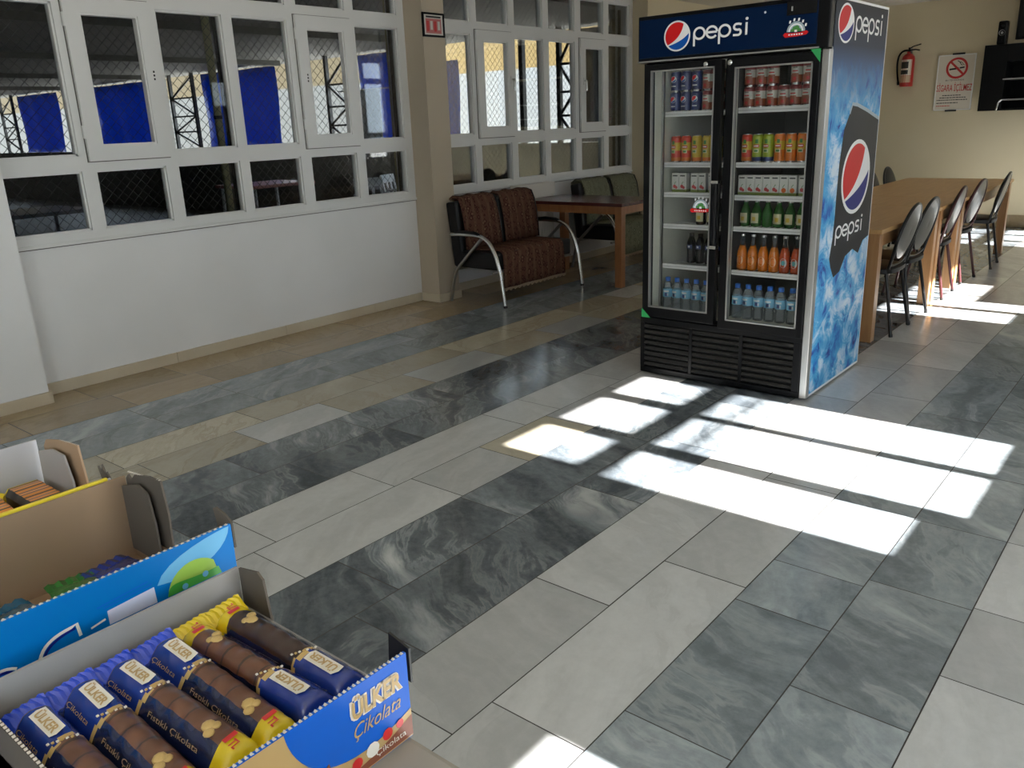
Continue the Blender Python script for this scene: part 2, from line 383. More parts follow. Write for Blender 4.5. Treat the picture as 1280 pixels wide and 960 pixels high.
b = MB(); xe = [-5.56] + [v for q in FILL_OPENING for v in q[:2]] + [1.95]
for i in range(0, len(xe), 2): b.box(xe[i], xe[i + 1], -2.8, -2.6, -0.05, CEIL, 'wall_paint')
for q in FILL_OPENING: b.box(q[0], q[1], -2.8, -2.6, -0.05, q[2], 'wall_paint').box(q[0], q[1], -2.8, -2.6, q[3], CEIL, 'wall_paint')
struct(b, 'wall_front', 'pale wall behind the counter with an added opening for sky light', 'wall')
b = MB(); big = [(a, bb, c, d if d < 2.7 else 2.86) for a, bb, c, d in SPAN.values()]
plate(b, 1.72, 1.92, (-2.8, 12.3, -0.05, 3.0), big, 'wall_paint')
struct(b, 'wall_right', 'pale wall with the sunny windows', 'wall')
for i, k in enumerate(SPAN):
    b = MB(); plate(b, XR, XR + 0.03, SPAN[k], CELLS[k], 'pvc')
    if k == 'mid':
        for z in (2.146, 2.176): b.tube([(XR + .012, 3.27, z), (XR + .012, 4.16, z)], 0.007, 'pvc', 6)
    struct(b, f'window_{3 + i}', ['added white framed opening behind the counter', 'glazed door', 'white framed window beside the counter', 'white framed window by the long table', 'white framed window at the far end'][i] + ' in the sunny wall', 'window')
b = MB(); b.box(-5.56, 1.72, -2.8, 12.3, CEIL, 2.95, 'ceiling_paint')
b.box(-5.15, 1.70, 11.75, 12.1, CEIL - 0.03, CEIL + .01, 'ceiling_paint')
struct(b, 'ceiling', 'pale plaster ceiling', 'ceiling')
b = MB()
def skirt(b, x, y0, y1, sgn=1, seg=0.9):
    y = y0
    while y < y1 - 1e-4:
        e = min(y + seg, y1); b.box(min(x, x + sgn * .016), max(x, x + sgn * .016), y, e - .002, 0, 0.072, 'skirting_stone', 0.002); y = e
skirt(b, -5.35, 1.866, 5.131); skirt(b, -5.17, -2.6, 1.866); skirt(b, -5.13, 5.131, 5.416); skirt(b, -5.35, 5.416, 8.664); skirt(b, -5.15, 8.664, 12.1)
b.box(-5.334, -5.13, 5.131, 5.147, 0, .072, 'skirting_stone', .002).box(-5.334, -5.13, 5.40, 5.416, 0, .072, 'skirting_stone', .002)
b.box(-5.35, -5.17, 1.85, 1.866, 0, .072, 'skirting_stone', .002).box(-5.35, -5.15, 8.664, 8.68, 0, .072, 'skirting_stone', .002)
struct(b, 'baseboard_left', 'cream stone baseboard along the window wall', 'baseboard')
b = MB()
x = -5.13
while x < 1.6: b.box(x, min(x + .6, 1.68) - .002, 12.084, 12.1, 0, 0.15, 'marble_tan', .002); x += .6
struct(b, 'baseboard_back', 'tan stone baseboard along the far wall', 'baseboard')

# ------------------------------------------------------------------ the two white windows on the left
def left_window(n, y0, bays, outer, label):
    """bays: glass (ya, yb); second and fifth bays carry opening sashes"""
    root = thing(f'window_{n}', label, 'window', (-5.35, outer[0], 0.885), 0, None, 'structure')
    x0, x1 = -5.41, -5.343
    rows = [(0.955, 1.31), (1.40, 2.26), (2.355, 2.68)]
    cells = [(a, c, z0, z1) for (a, c) in bays for (z0, z1) in rows]
    fr = MB(); plate(fr, x0, x1, (outer[0], outer[1], 0.885, CEIL), cells, 'pvc')
    for (a, c, z0, z1) in cells:                                    # inner glazing bead
        t = .012
        fr.box(x0 + .012, x1 - .014, a - .001, a + t, z0, z1, 'pvc').box(x0 + .012, x1 - .014, c - t, c + .001, z0, z1, 'pvc')
        fr.box(x0 + .012, x1 - .014, a, c, z0 - .001, z0 + t, 'pvc').box(x0 + .012, x1 - .014, a, c, z1 - t, z1 + .001, 'pvc')
    fr.box(-5.352, -5.333, outer[0], outer[1], 0.885, 0.905, 'pvc', .003).box(-5.3505, -5.3385, outer[0], outer[1], 0.880, 0.885, 'pvc_gap')
    fr.build('window_frame', root)
    pn = MB()
    for (a, c, z0, z1) in cells: pn.box(-5.383, -5.379, a, c, z0, z1, 'window_glass')
    pn.build('pane', root)
    for k in (1, 4):
        a, c = bays[k]; left_hinge = (k == 1)
        sa, sc, s0, s1 = a - .035, c + .035, 1.365, 2.295
        g = (a + .057, c - .047, 1.452, 2.207)
        sb = MB(); plate(sb, -5.375, -5.318, (sa, sc, s0, s1), [g], 'pvc')
        plate(sb, -5.3435, -5.340, (sa - .006, sc + .006, s0 - .006, s1 + .006), [(sa, sc, s0, s1)], 'pvc_gap')
        plate(sb, -5.368, -5.326, (g[0] - .001, g[1] + .001, g[2] - .001, g[3] + .001), [(g[0] + .011, g[1] - .011, g[2] + .011, g[3] - .011)], 'pvc')
        s = sb.build('sash', root)
        for z in (1.50, 2.13):
            h = MB(); yy = sa - .004
            h.tube([(-5.325, yy, z), (-5.325, yy, z + .075)], .008, 'pvc', 10); h.build('hinge', s)
        hd = MB(); yy = c - .005 if k == 1 else a + .02
        if k == 1 and n == 1 or k == 4 and n == 1:
            for dz in (-.022, 0, .022): hd.box(-5.3185, -5.3165, yy + .008 - .005, yy + .008 + .005, 1.865 + dz - .006, 1.865 + dz + .006, 'black_matte')
            hd.build('screw_hole', s)
        else:
            hd.box(-5.319, -5.310, yy - .014, yy + .014, 1.84, 1.91, 'pvc', .003).tube([(-5.312, yy, 1.88), (-5.285, yy, 1.88), (-5.283, yy, 1.865), (-5.283, yy, 1.78)], [.008, .009, .010, .008], 'steel', 8)
            hd.build('handle', s)
    return root
left_window(1, 1.82, [(1.90, 2.36), (2.445, 2.905), (2.99, 3.46), (3.535, 3.985), (4.08, 4.53), (4.617, 5.07)], (1.80, 5.147), 'white framed six bay window left of the tan pillar')
left_window(2, 5.5, [(5.60, 5.95), (6.04, 6.485), (6.575, 7.015), (7.108, 7.553), (7.66, 8.085), (8.185, 8.61)], (5.50, 8.68), 'white framed six bay window right of the tan pillar')

# ------------------------------------------------------------------ covered yard beyond the windows
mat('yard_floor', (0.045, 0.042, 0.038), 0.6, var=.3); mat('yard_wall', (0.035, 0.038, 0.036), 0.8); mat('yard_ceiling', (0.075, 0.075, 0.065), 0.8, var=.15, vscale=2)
mat('parapet', (0.19, 0.19, 0.175), 0.8, var=.1); mat('wire', (0.05, 0.05, 0.048), 0.5); mat('iron', (0.012, 0.012, 0.013), 0.5); mat('olive', (0.42, 0.39, 0.21), 0.6); mat('pier', (0.10, 0.075, 0.045), 0.8)
tm = mat('tarp', (0.012, 0.075, 0.40), 0.45, var=.25, vscale=1.2, bump=.5, bscale=4)
tn = tm.node_tree; tl = tn.nodes.new('ShaderNodeBsdfTranslucent'); tl.inputs[0].default_value = (0.016, 0.12, 0.50, 1); tx = tn.nodes.new('ShaderNodeMixShader'); tx.inputs[0].default_value = .4
tn.links.new(tn.nodes['Principled BSDF'].outputs[0], tx.inputs[1]); tn.links.new(tl.outputs[0], tx.inputs[2]); tn.links.new(tx.outputs[0], tn.nodes['Material Output'].inputs[0])
mat('haze_white', (0.34, 0.335, 0.32), 0.9); mat('haze_white_dim', (0.125, 0.12, 0.11), 0.9); mat('haze_tan_dim', (0.11, 0.08, 0.04), 0.9); mat('haze_tan', (0.33, 0.22, 0.085), 0.9); mat('concrete', (0.45, 0.43, 0.40), 0.9, var=.1)  # the left wall's grey and ochre are white and tan with lower brightness painted in
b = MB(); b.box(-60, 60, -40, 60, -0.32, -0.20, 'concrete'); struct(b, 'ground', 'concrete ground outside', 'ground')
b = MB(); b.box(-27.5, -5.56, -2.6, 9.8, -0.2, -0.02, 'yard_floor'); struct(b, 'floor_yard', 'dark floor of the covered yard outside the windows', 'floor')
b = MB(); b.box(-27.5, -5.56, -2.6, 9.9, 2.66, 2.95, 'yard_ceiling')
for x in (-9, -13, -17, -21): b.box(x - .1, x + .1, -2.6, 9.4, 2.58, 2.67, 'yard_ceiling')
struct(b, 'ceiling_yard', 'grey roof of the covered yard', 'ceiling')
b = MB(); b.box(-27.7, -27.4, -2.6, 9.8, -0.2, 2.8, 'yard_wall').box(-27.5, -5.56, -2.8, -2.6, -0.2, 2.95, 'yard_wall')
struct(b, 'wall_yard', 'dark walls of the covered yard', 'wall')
b = MB(); b.box(-27.5, -6.12, 9.45, 9.6, -0.2, 1.2, 'parapet'); struct(b, 'parapet', 'grey parapet wall below the mesh fence of the yard', 'wall')
b = MB(); b.box(-6.12, -5.56, 9.40, 9.65, -0.2, 2.7, 'pier'); struct(b, 'pier', 'brown pier at the end of the yard fence', 'pillar')
b = MB(); b.box(-20, -4, 20, 20.5, -0.2, 2.95, 'haze_white').box(-20, -4, 20, 20.5, 2.95, 6.0, 'haze_tan').box(-66, -20, 20.2, 20.5, -0.2, 3.0, 'haze_white_dim').box(-66, -20, 20.2, 20.5, 3.0, 6.0, 'haze_tan_dim'); struct(b, 'wall_outside', 'bright building wall beyond the yard fence, white below tan, dimmed by colour on the left', 'wall')
def truss(x, w, label):
    t = thing('lattice_post', label, 'post', (x, 9.5, 1.2), 0, 'lattice posts of the yard fence')
    m = MB(); m.box(x - w / 2 - .03, x - w / 2 + .03, 9.47, 9.53, 1.2, 2.66, 'iron'); m.build('upright', t)
    m = MB(); m.box(x + w / 2 - .03, x + w / 2 + .03, 9.47, 9.53, 1.2, 2.66, 'iron'); m.build('upright', t)
    m = MB(); zs = [1.25, 1.55, 1.85, 2.2, 2.6]
    for i, (a, c) in enumerate(zip(zs, zs[1:])):
        s = 1 if i % 2 else -1
        m.tube([(x - s * w / 2, 9.5, a), (x + s * w / 2, 9.5, c)], .02, 'iron', 6)
        if i: m.tube([(x - w / 2, 9.5, a), (x + w / 2, 9.5, a)], .018, 'iron', 6)
    m.build('brace', t)
for x, w, l in ((-25.25, .8, 'iron lattice post seen through the leftmost window pane'), (-16.4, .85, 'iron lattice post left of the olive pole'), (-11.55, .5, 'iron lattice post seen through the right sash of the left window'),
                (-6.85, .25, 'iron lattice post seen through the right window'), (-12.9, .01, 'thin iron post right of the wide blue tarp')):
    if w > .1: truss(x, w, l)
for i, x in enumerate((-8.56, -7.83, -7.6, -7.24)):
    m = MB(); m.box(x - .035, x + .035, 9.46, 9.53, 1.2, 2.66, 'iron')
    tag(m.build('fence_post'), f'iron fence post seen through the right window, {ORD[i]} from the left', 'post', 'plain posts of the yard fence')
mat('tarp_dark', (0.008, 0.014, 0.035), .5)
def tarp(x0, x1, z0, z1, label, mt='tarp'):
    m = MB(); nx, nz = 14, 10; vs = []
    for i in range(nx + 1):
        for j in range(nz + 1):
            u, v = i / nx, j / nz
            vs.append((x0 + (x1 - x0) * u, 9.64 + .035 * math.sin(9 * u + x0) * (1 - .4 * v) + .02 * math.sin(17 * u + 5 * v), z0 + (z1 - z0) * v))
    m.add(vs, [[i * (nz + 1) + j, (i + 1) * (nz + 1) + j, (i + 1) * (nz + 1) + j + 1, i * (nz + 1) + j + 1] for i in range(nx) for j in range(nz)], mt, True)
    o = m.build('tarpaulin'); md = o.modifiers.new('thickness', 'SOLIDIFY'); md.thickness = .004
    return tag(o, label, 'tarpaulin', 'blue tarpaulins on the yard fence')
tarp(-24.8, -22.45, 1.2, 2.62, 'blue tarpaulin on the fence seen through the leftmost pane')
tarp(-20.4, -18.05, 1.2, 2.62, 'blue tarpaulin on the fence seen through the left opening sash')
tarp(-15.85, -13.4, 1.2, 2.62, 'wide blue tarpaulin behind the olive pole')
tarp(-11.15, -10.0, 1.2, 2.62, 'blue tarpaulin behind the pale hanging sheet')
tarp(-9.4, -8.92, 1.2, 2.4, 'blue tarpaulin at the left edge of the right window')
tarp(-6.74, -6.13, 1.2, 2.62, 'dark navy tarpaulin beside the brown pier', 'tarp_dark')
b = MB(); b.tube([(-7, 4.37, -0.02), (-7, 4.37, 2.66)], .034, 'olive', 12).tube([(-7, 4.37, 1.62), (-7, 4.37, 1.65)], .04, 'iron', 12)
tag(b.build('pole'), 'olive painted pole standing in the yard behind the left window', 'pole')
b = MB(); b.box(-6.45, -6.0, 5.95, 6.25, -0.02, 2.66, 'olive'); struct(b, 'pillar_yard', 'olive pillar of the covered yard at the right end of the left window', 'pillar')

# guard mesh just outside each window
def guard(y0, y1, label):
    m = MB(); z0, z1, x, p = .95, 2.64, -5.47, .058
    k0 = int((y0 - z1) / p) - 1
    for s in (1, -1):
        c = (y0 - z1) if s == 1 else (y0 + z0)
        cend = (y1 - z0) if s == 1 else (y1 + z1)
        while c < cend:
            # y - s*z = c
            za, zb = z0, z1; ya, yb = c + s * za, c + s * zb
            pts = []
            lo, hi = z0, z1
            if s == 1: lo = max(lo, y0 - c); hi = min(hi, y1 - c)
            else: lo = max(lo, c - y1); hi = min(hi, c - y0)
            if hi - lo > .02:
                m.tube([(x + .002 * s, c + s * lo, lo), (x + .002 * s, c + s * hi, hi)], .0018, 'wire', 4, caps=False)
            c += p * 1.15
    for yy in (y0, (y0 + y1) / 2, y1): m.box(x - .012, x + .012, yy - .012, yy + .012, z0, z1, 'iron')
    return tag(m.build('guard_mesh'), label, 'window guard', None)
guard(1.86, 5.1, 'chain link guard mesh outside the left window'); guard(5.6, 8.6, 'chain link guard mesh outside the right window')

# ------------------------------------------------------------------ drinks refrigerator
mat('navy', (0.001, 0.010, 0.040), 0.4, 0, 0.08); mat('logo_red', (0.60, 0.012, 0.014), 0.4, 0, .15); mat('logo_white', (0.80, 0.80, 0.80), 0.35); mat('logo_blue', (0.004, 0.08, 0.36), 0.4, 0, .15)
mat('logo_navy', (0.006, 0.012, 0.17), 0.4, 0, .15); mat('can_dark', (0.009, 0.011, 0.016), 0.4, 0, .12, var=.35, vscale=3); mat('grille_black', (0.008, 0.008, 0.008), 0.3, 0, .6); mat('sticker_green', (0.02, 0.30, 0.08), 0.4); mat('leaf_green', (0.05, 0.22, 0.04), 0.5)
mat('badge_grey', (0.33, 0.40, 0.45), 0.5); mat('edge_white', (0.80, 0.80, 0.80), 0.4); mat('sky_wash', (0.35, 0.45, 0.55), .5)
def ice_print():
    """the printed wrap on the refrigerator's side: night blue at the top, ice and splashing water below"""
    m = bpy.data.materials.new('ice_print'); m.use_nodes = True; MATS['ice_print'] = m
    nt = m.node_tree; b = nt.nodes['Principled BSDF']; L = nt.links.new; b.inputs['Roughness'].default_value = 0.4; b.inputs['Specular IOR Level'].default_value = .12
    tc = N(nt, 'ShaderNodeTexCoord'); sp = N(nt, 'ShaderNodeSeparateXYZ'); L(tc.outputs['Object'], sp.inputs[0])
    nz = N(nt, 'ShaderNodeTexNoise'); nz.inputs['Scale'].default_value = 6.5; nz.inputs['Detail'].default_value = 8; nz.inputs['Distortion'].default_value = 1.5; nz.inputs['Roughness'].default_value = .74
    L(tc.outputs['Object'], nz.inputs['Vector'])
    vo = N(nt, 'ShaderNodeTexVoronoi'); vo.inputs['Scale'].default_value = 11; vo.feature = 'SMOOTH_F1'
    wv = N(nt, 'ShaderNodeMix', data_type='VECTOR'); wv.inputs['Factor'].default_value = .16; L(tc.outputs['Object'], wv.inputs[4]); L(nz.outputs['Color'], wv.inputs[5]); L(wv.outputs[1], vo.inputs['Vector'])
    mx = N(nt, 'ShaderNodeMath', operation='MULTIPLY_ADD'); L(vo.outputs['Distance'], mx.inputs[0]); mx.inputs[1].default_value = .55; L(nz.outputs[0], mx.inputs[2])
    ice = ramp(nt, [(0.46, (0.008, 0.018, 0.20)), (0.57, (0.012, 0.10, 0.42)), (0.66, (0.03, 0.26, 0.58)), (0.76, (0.09, 0.38, 0.66)), (0.86, (0.38, 0.56, 0.76)), (0.96, (0.62, 0.72, 0.82))])
    L(mx.outputs[0], ice.inputs[0])
    sk = ramp(nt, [(0.0, (0.10, 0.25, 0.42)), (0.35, (0.06, 0.13, 0.28)), (0.62, (0.018, 0.028, 0.055)), (1.0, (0.010, 0.012, 0.018))])
    mr = N(nt, 'ShaderNodeMapRange'); mr.inputs[1].default_value = 1.48; mr.inputs[2].default_value = 2.0; L(sp.outputs[2], mr.inputs[0]); L(mr.outputs[0], sk.inputs[0])
    f = N(nt, 'ShaderNodeMath', operation='MULTIPLY_ADD'); L(nz.outputs[0], f.inputs[0]); f.inputs[1].default_value = .55; L(sp.outputs[2], f.inputs[2])
    fr = N(nt, 'ShaderNodeMapRange'); fr.inputs[1].default_value = 1.70; fr.inputs[2].default_value = 1.98; L(f.outputs[0], fr.inputs[0])
    cm = N(nt, 'ShaderNodeMix', data_type='RGBA'); L(fr.outputs[0], cm.inputs['Factor']); L(ice.outputs[0], cm.inputs[6]); L(sk.outputs[0], cm.inputs[7])
    L(cm.outputs[2], b.inputs['Base Color'])
ice_print()

def globe(mb, o, u, v, rx, ry, d, blue='logo_blue'):
    """round red, white and blue emblem, centred on o"""
    S = lambda P: [(x * rx, y * ry) for x, y in P]
    mb.prism(S(arc(0, 0, 1, 0, 360, 40)[:-1]), o, u, v, d, 'logo_white')
    top = arc(0, 0, .89, 218, 57, 24); p0, p1 = top[-1], top[0]
    mb.prism(S(top + bez(p0, (.40, .22), (.02, -.30), p1, 14)[1:-1]), o, u, v, d + .0004, 'logo_red')
    low = arc(0, 0, .89, 223, 368, 24); q0, q1 = low[-1], low[0]
    mb.prism(S(low + bez(q0, (.62, -.18), (.10, -.44), q1, 14)[1:-1]), o, u, v, d + .0004, blue)

def pepsi_word(mb, o, u, v, wd, xh, d, t=.17):
    """rounded lower-case lettering p-e-p-s-i, baseline at o"""
    ux = 4.62; s = wd / ux
    sc = lambda P: [(x * s, y * xh) for x, y in P]
    u_, v_ = Vector(u), Vector(v)
    def ring(cx): mb_pts = arc(cx, .5, .43, 0, 360, 28)[:-1]; stroke2(mb_pts, True)
    def stroke2(P, closed=False, dd=0):
        # ribbon in unscaled letter space, then stretched
        k = len(P); A = []; B = []
        Pv = [Vector(p) for p in P]
        for i in range(k):
            tt = (Pv[(i + 1) % k] - Pv[i - 1]) if closed else (Pv[min(i + 1, k - 1)] - Pv[max(i - 1, 0)])
            tt.normalize(); nn = Vector((-tt.y, tt.x)) * t / 2; A.append(Pv[i] + nn); B.append(Pv[i] - nn)
        vs = [Vector(o) + u_ * (p.x * s) + v_ * (p.y * xh) + u_.cross(v_).normalized() * (d + dd) for p in A + B]
        mb.add(vs, [[k + i, k + (i + 1) % k, (i + 1) % k, i] for i in range(k if closed else k - 1)], 'logo_white')
    for cx in (.5, 2.55):
        ring(cx); stroke2([(cx - .43, .55), (cx - .43, -.48)], dd=.00005)
    stroke2(arc(1.52, .5, .43, 2, 322, 26)); stroke2([(1.10, .5), (1.94, .5)], dd=.00005)
    stroke2([(3.86, .86), (3.62, .92)] + arc(3.50, .70, .215, 75, 255, 10) + [(3.62, .46)] + arc(3.60, .285, .215, 75, -100, 10) + [(3.22, .09)])
    stroke2([(4.25, .02), (4.25, .96)])
    mb.prism([(x * s, y * xh) for x, y in arc(4.27, 1.24, .12, 0, 360, 12)[:-1]], o, u, v, d, 'logo_white')
    return mb

def badge(mb, o, u, v, w, d):
    """arched emblem with a tree and a red ribbon"""
    S = lambda P: [(x * w, y * w) for x, y in P]
    mb.prism(S(arc(0, 0, .36, 0, 180, 18)), o, u, v, d, 'badge_grey')
    mb.prism(S(arc(0, 0, .29, 0, 180, 18)), o, u, v, d + .0003, 'logo_white')
    mb.prism(S(arc(0, 0, .235, 0, 180, 16)), o, u, v, d + .0006, 'sky_wash')
    mb.prism(S([(-.22, .0), (-.2, .09), (-.14, .10), (-.12, .17), (-.03, .2), (.05, .22), (.12, .18), (.15, .1), (.21, .08), (.22, 0)]), o, u, v, d + .0009, 'leaf_green')
    mb.prism(S([(-.05, -.02), (-.05, .06), (.05, .06), (.05, -.02)]), o, u, v, d + .0012, 'logo_white')
    mb.prism(S([(-.5, -.1), (-.42, -.02), (-.2, -.04), (0, -.05), (.2, -.04), (.42, 0), (.5, -.06), (.42, -.14), (.2, -.17), (0, -.18), (-.2, -.18), (-.4, -.2)]), o, u, v, d + .0012, 'logo_red')
    for i in range(5):
        a = R(125 - i * 24); c = Vector((.43 * math.cos(a), .43 * math.sin(a)))
        mb.prism(S([(c.x - .04, c.y - .05), (c.x + .03, c.y - .05), (c.x + .045, c.y + .05), (c.x - .025, c.y + .05)]), o, u, v, d, 'logo_white')
    for i in range(6): mb.prism(S([(-.28 + i * .1, -.13), (-.22 + i * .1, -.13), (-.22 + i * .1, -.08), (-.28 + i * .1, -.08)]), o, u, v, d + .0015, 'logo_white')

FX0, FX1, FY0, FY1, FZ1 = -2.553, -1.527, 4.25, 5.10, 2.01
fridge = thing('drinks_refrigerator', 'tall black two door drinks refrigerator with blue printed side standing on the marble floor', 'refrigerator', (-2.04, 4.67, 0))
b = MB()
b.box(FX0, FX0 + .05, FY0 + .05, FY1, 0.03, FZ1, 'black_plastic').box(FX1 - .05, FX1, FY0 + .05, FY1, 0.03, FZ1, 'black_plastic')
b.box(FX0 + .05, FX1 - .05, FY1 - .04, FY1, 0.03, FZ1, 'black_plastic').box(FX0 + .05, FX1 - .05, FY0 + .05, FY1 - .04, FZ1 - .24, FZ1, 'black_plastic')
b.box(FX0 + .05, FX1 - .05, FY0 + .05, FY1 - .04, 0.03, 0.37, 'black_plastic')
for x in (FX0 + .07, FX1 - .07):
    for y in (FY0 + .1, FY1 - .08): b.lathe([(.02, 0), (.02, .03), (0, .03)], (x, y, 0), 'black_matte', 10)
b.build('body', fridge)
b = MB(); y1 = FY1 - .05
b.box(FX0 + .05, FX0 + .056, FY0 + .055, y1, .37, 1.77, 'liner').box(FX1 - .056, FX1 - .05, FY0 + .055, y1, .37, 1.77, 'liner')
mat('liner_shade', (.07, .07, .062), .5)  # dark colour stands for the unlit depth at the back and along the divider
b.box(FX0 + .05, FX1 - .05, y1, y1 + .008, .37, 1.77, 'liner_shade').box(FX0 + .05, FX1 - .05, FY0 + .055, y1, .37, .38, 'liner')
b.box(FX0 + .05, FX1 - .05, FY0 + .055, y1, 1.762, 1.77, 'liner').box(-2.075, -2.045, FY0 + .055, FY0 + .135, .38, 1.762, 'liner').box(-2.070, -2.050, FY0 + .135, y1, .38, 1.762, 'liner_shade')
b.box(FX0 + .056, FX0 + .068, FY0 + .12, FY0 + .14, .40, 1.74, 'steel_dull').build('liner', fridge)
b = MB(); b.box(FX1 - .035, FX1 + .003, FY0 + .002, FY0 + .05, .012, 1.775, 'steel_dull', .004); b.build('corner_post', fridge)
b = MB(); b.box(FX0 + .001, FX0 + .022, FY0 + .02, FY0 + .05, .012, 1.775, 'black_plastic', .004); b.build('corner_post', fridge)
# header
b = MB(); b.box(-2.567, -1.525, FY0 - .02, FY0 + .05, 1.778, 2.012, 'black_plastic', .006)
b.box(-2.556, -1.585, FY0 - .026, FY0 - .018, 1.80, 1.992, 'navy', .002).box(-2.567, -1.57, FY0 - .024, FY0 - .016, 1.779, 1.786, 'steel_dull')
b.box(-1.735, -1.588, FY0 - .03, FY0 - .02, 1.935, 1.998, 'black_gloss', .002)
b.box(-1.712, -1.705, FY0 - .0315, FY0 - .029, 1.955, 1.975, 'steel_dull')
h = b.build('header_panel', fridge)
b = MB(); yl = FY0 - .0265
globe(b, (-2.327, yl, 1.897), XA, ZA, .0775, .0755, .0004)
pepsi_word(b, (-2.232, yl, 1.868), XA, ZA, .318, .062, .0004)
b.build('logo', h)
b = MB(); badge(b, (-1.686, yl, 1.862), XA, ZA, .125, .0004); b.build('badge', h)
b = MB()
for x, z in ((-1.845, 1.963),): b.lathe([(0, 0), (.006, 0), (.004, .004), (0, .004)], (0, 0, 0), 'edge_white', 10, M=Matrix.Translation((x, yl, z)) @ Matrix.Rotation(R(90), 4, 'X'))
b.build('screw_cap', h)
# kick grille
b = MB(); b.box(FX0 + .022, FX1 - .035, FY0 + .012, FY0 + .05, .025, .36, 'black_matte').box(FX0 + .005, FX1 - .034, FY0 - .002, FY0 + .02, .318, .352, 'black_plastic', .003)
b.box(FX0 + .005, FX1 - .034, FY0 - .002, FY0 + .02, .012, .045, 'black_plastic', .003)
cols = [(-2.522, -2.225), (-2.205, -1.915), (-1.895, -1.605)]
for x0, x1 in ((-2.548, -2.522), (-2.225, -2.205), (-1.915, -1.895), (-1.605, -1.563)): b.box(x0, x1, FY0 - .002, FY0 + .02, .045, .318, 'black_plastic', .002)
for x0, x1 in cols:
    for i in range(8):
        z = .062 + i * .0335
        M = Matrix.Translation((0, FY0 + .008, z)) @ Matrix.Rotation(R(-28), 4, 'X')
        b.box(x0, x1, -.010, .010, -.009, .009, 'grille_black', .002, M)
b.build('grille', fridge)
# doors
def door(x0, x1, z0, z1, gx0, gx1, gz0, gz1, handle_x):
    m = MB(); y = FY0
    m.box(x0, gx0, y - .012, y + .03, z0, z1, 'black_plastic', .004).box(gx1, x1, y - .012, y + .03, z0, z1, 'black_plastic', .004)
    m.box(gx0 - .006, gx1 + .006, y - .012, y + .03, z0, gz0, 'black_plastic', .004).box(gx0 - .006, gx1 + .006, y - .012, y + .03, gz1, z1, 'black_plastic', .004)
    d = m.build('door', fridge)
    g = MB(); g.box(gx0 - .003, gx1 + .003, y + .006, y + .010, gz0 - .003, gz1 + .003, 'fridge_glass'); g.build('door_glass', d)
    k = MB(); t = .007
    for a, c, e, f in ((gx0, gx0 + t, gz0, gz1), (gx1 - t, gx1, gz0, gz1), (gx0, gx1, gz0, gz0 + t), (gx0, gx1, gz1 - t, gz1)): k.box(a, c, y - .0135, y + .006, e, f, 'steel_dull')
    k.build('trim_strip', d)
    if handle_x:
        q = MB(); hx = handle_x
        q.box(hx - .016, hx + .016, y - .045, y - .012, .80, 1.15, 'black_gloss', .01)
        q.box(hx - .021, hx + .021, y - .047, y - .012, 1.14, 1.158, 'steel', .004).box(hx - .021, hx + .021, y - .047, y - .012, .792, .81, 'steel', .004)
        q.build('handle', d)
    lk = MB(); lx = x1 - .09 if handle_x else x0 + .02
    lk.lathe([(0, 0), (.013, 0), (.013, .006), (.006, .009), (0, .009)], (0, 0, 0), 'steel', 12, M=Matrix.Translation((lx, y - .012, z1 - .02)) @ Matrix.Rotation(R(90), 4, 'X')); lk.build('lock', d)
    return d
dl = door(-2.533, -2.072, .362, 1.766, -2.492, -2.112, .42, 1.735, -2.057 - .02)
dr = door(-2.046, -1.563, .345, 1.766, -2.000, -1.598, .395, 1.722, None)
b = MB(); b.prism([(0, 0), (-.05, 0), (0, -.062)], (-1.563, FY0 - .0125, 1.777), XA, ZA, .0012, 'sticker_green'); b.build('corner_sticker', dr)
b = MB(); b.prism([(0, 0), (.06, 0), (0, .055)], (-2.535, FY0 - .0125, .355), XA, ZA, .0012, 'sticker_green'); b.build('corner_sticker', dl)
b = MB(); badge(b, (-2.178, FY0 + .005, 1.005), XA, ZA, .13, .0004); b.build('badge', dl)
# printed side
b = MB(); b.box(FX1, FX1 + .002, FY0 + .03, FY1, .014, FZ1, 'edge_white').box(FX1 + .002, FX1 + .0028, FY0 + .042, FY1 - .012, .028, FZ1 - .012, 'ice_print')
sg = b.build('side_wrap', fridge)
XS = FX1 + .0030
b = MB(); O = (XS, 0, 0)
can = [(4.633, 1.516), (4.713, 1.512), (4.865, 1.483), (5.085, 1.435), (5.086, .79), (4.991, .773), (4.924, .708), (4.82, .745), (4.708, .721), (4.635, .648), (4.54, .628), (4.485, .69), (4.455, .74), (4.482, .838), (4.492, .95), (4.492, 1.061), (4.501, 1.231), (4.534, 1.396), (4.6, 1.473)]
b.prism(can, O, YA, ZA, .0003, 'can_dark')
b.stroke([(4.6, 1.473), (4.633, 1.520), (4.713, 1.515), (4.865, 1.488), (5.085, 1.44)], .018, O, YA, ZA, .0005, 'badge_grey')
globe(b, (XS, 4.780, 1.142), YA, ZA, .228, .197, .0006, 'logo_navy'); globe(b, (XS, 4.447, 1.896), YA, ZA, .113, .091, .0003, 'logo_navy')
pepsi_word(b, (XS, 4.585, 1.862), YA, ZA, .44, .078, .0004, .16)
pepsi_word(b, (XS, 4.520, .835), YA, ZA, .45, .068, .0007, .17)
b.build('side_logo', sg)
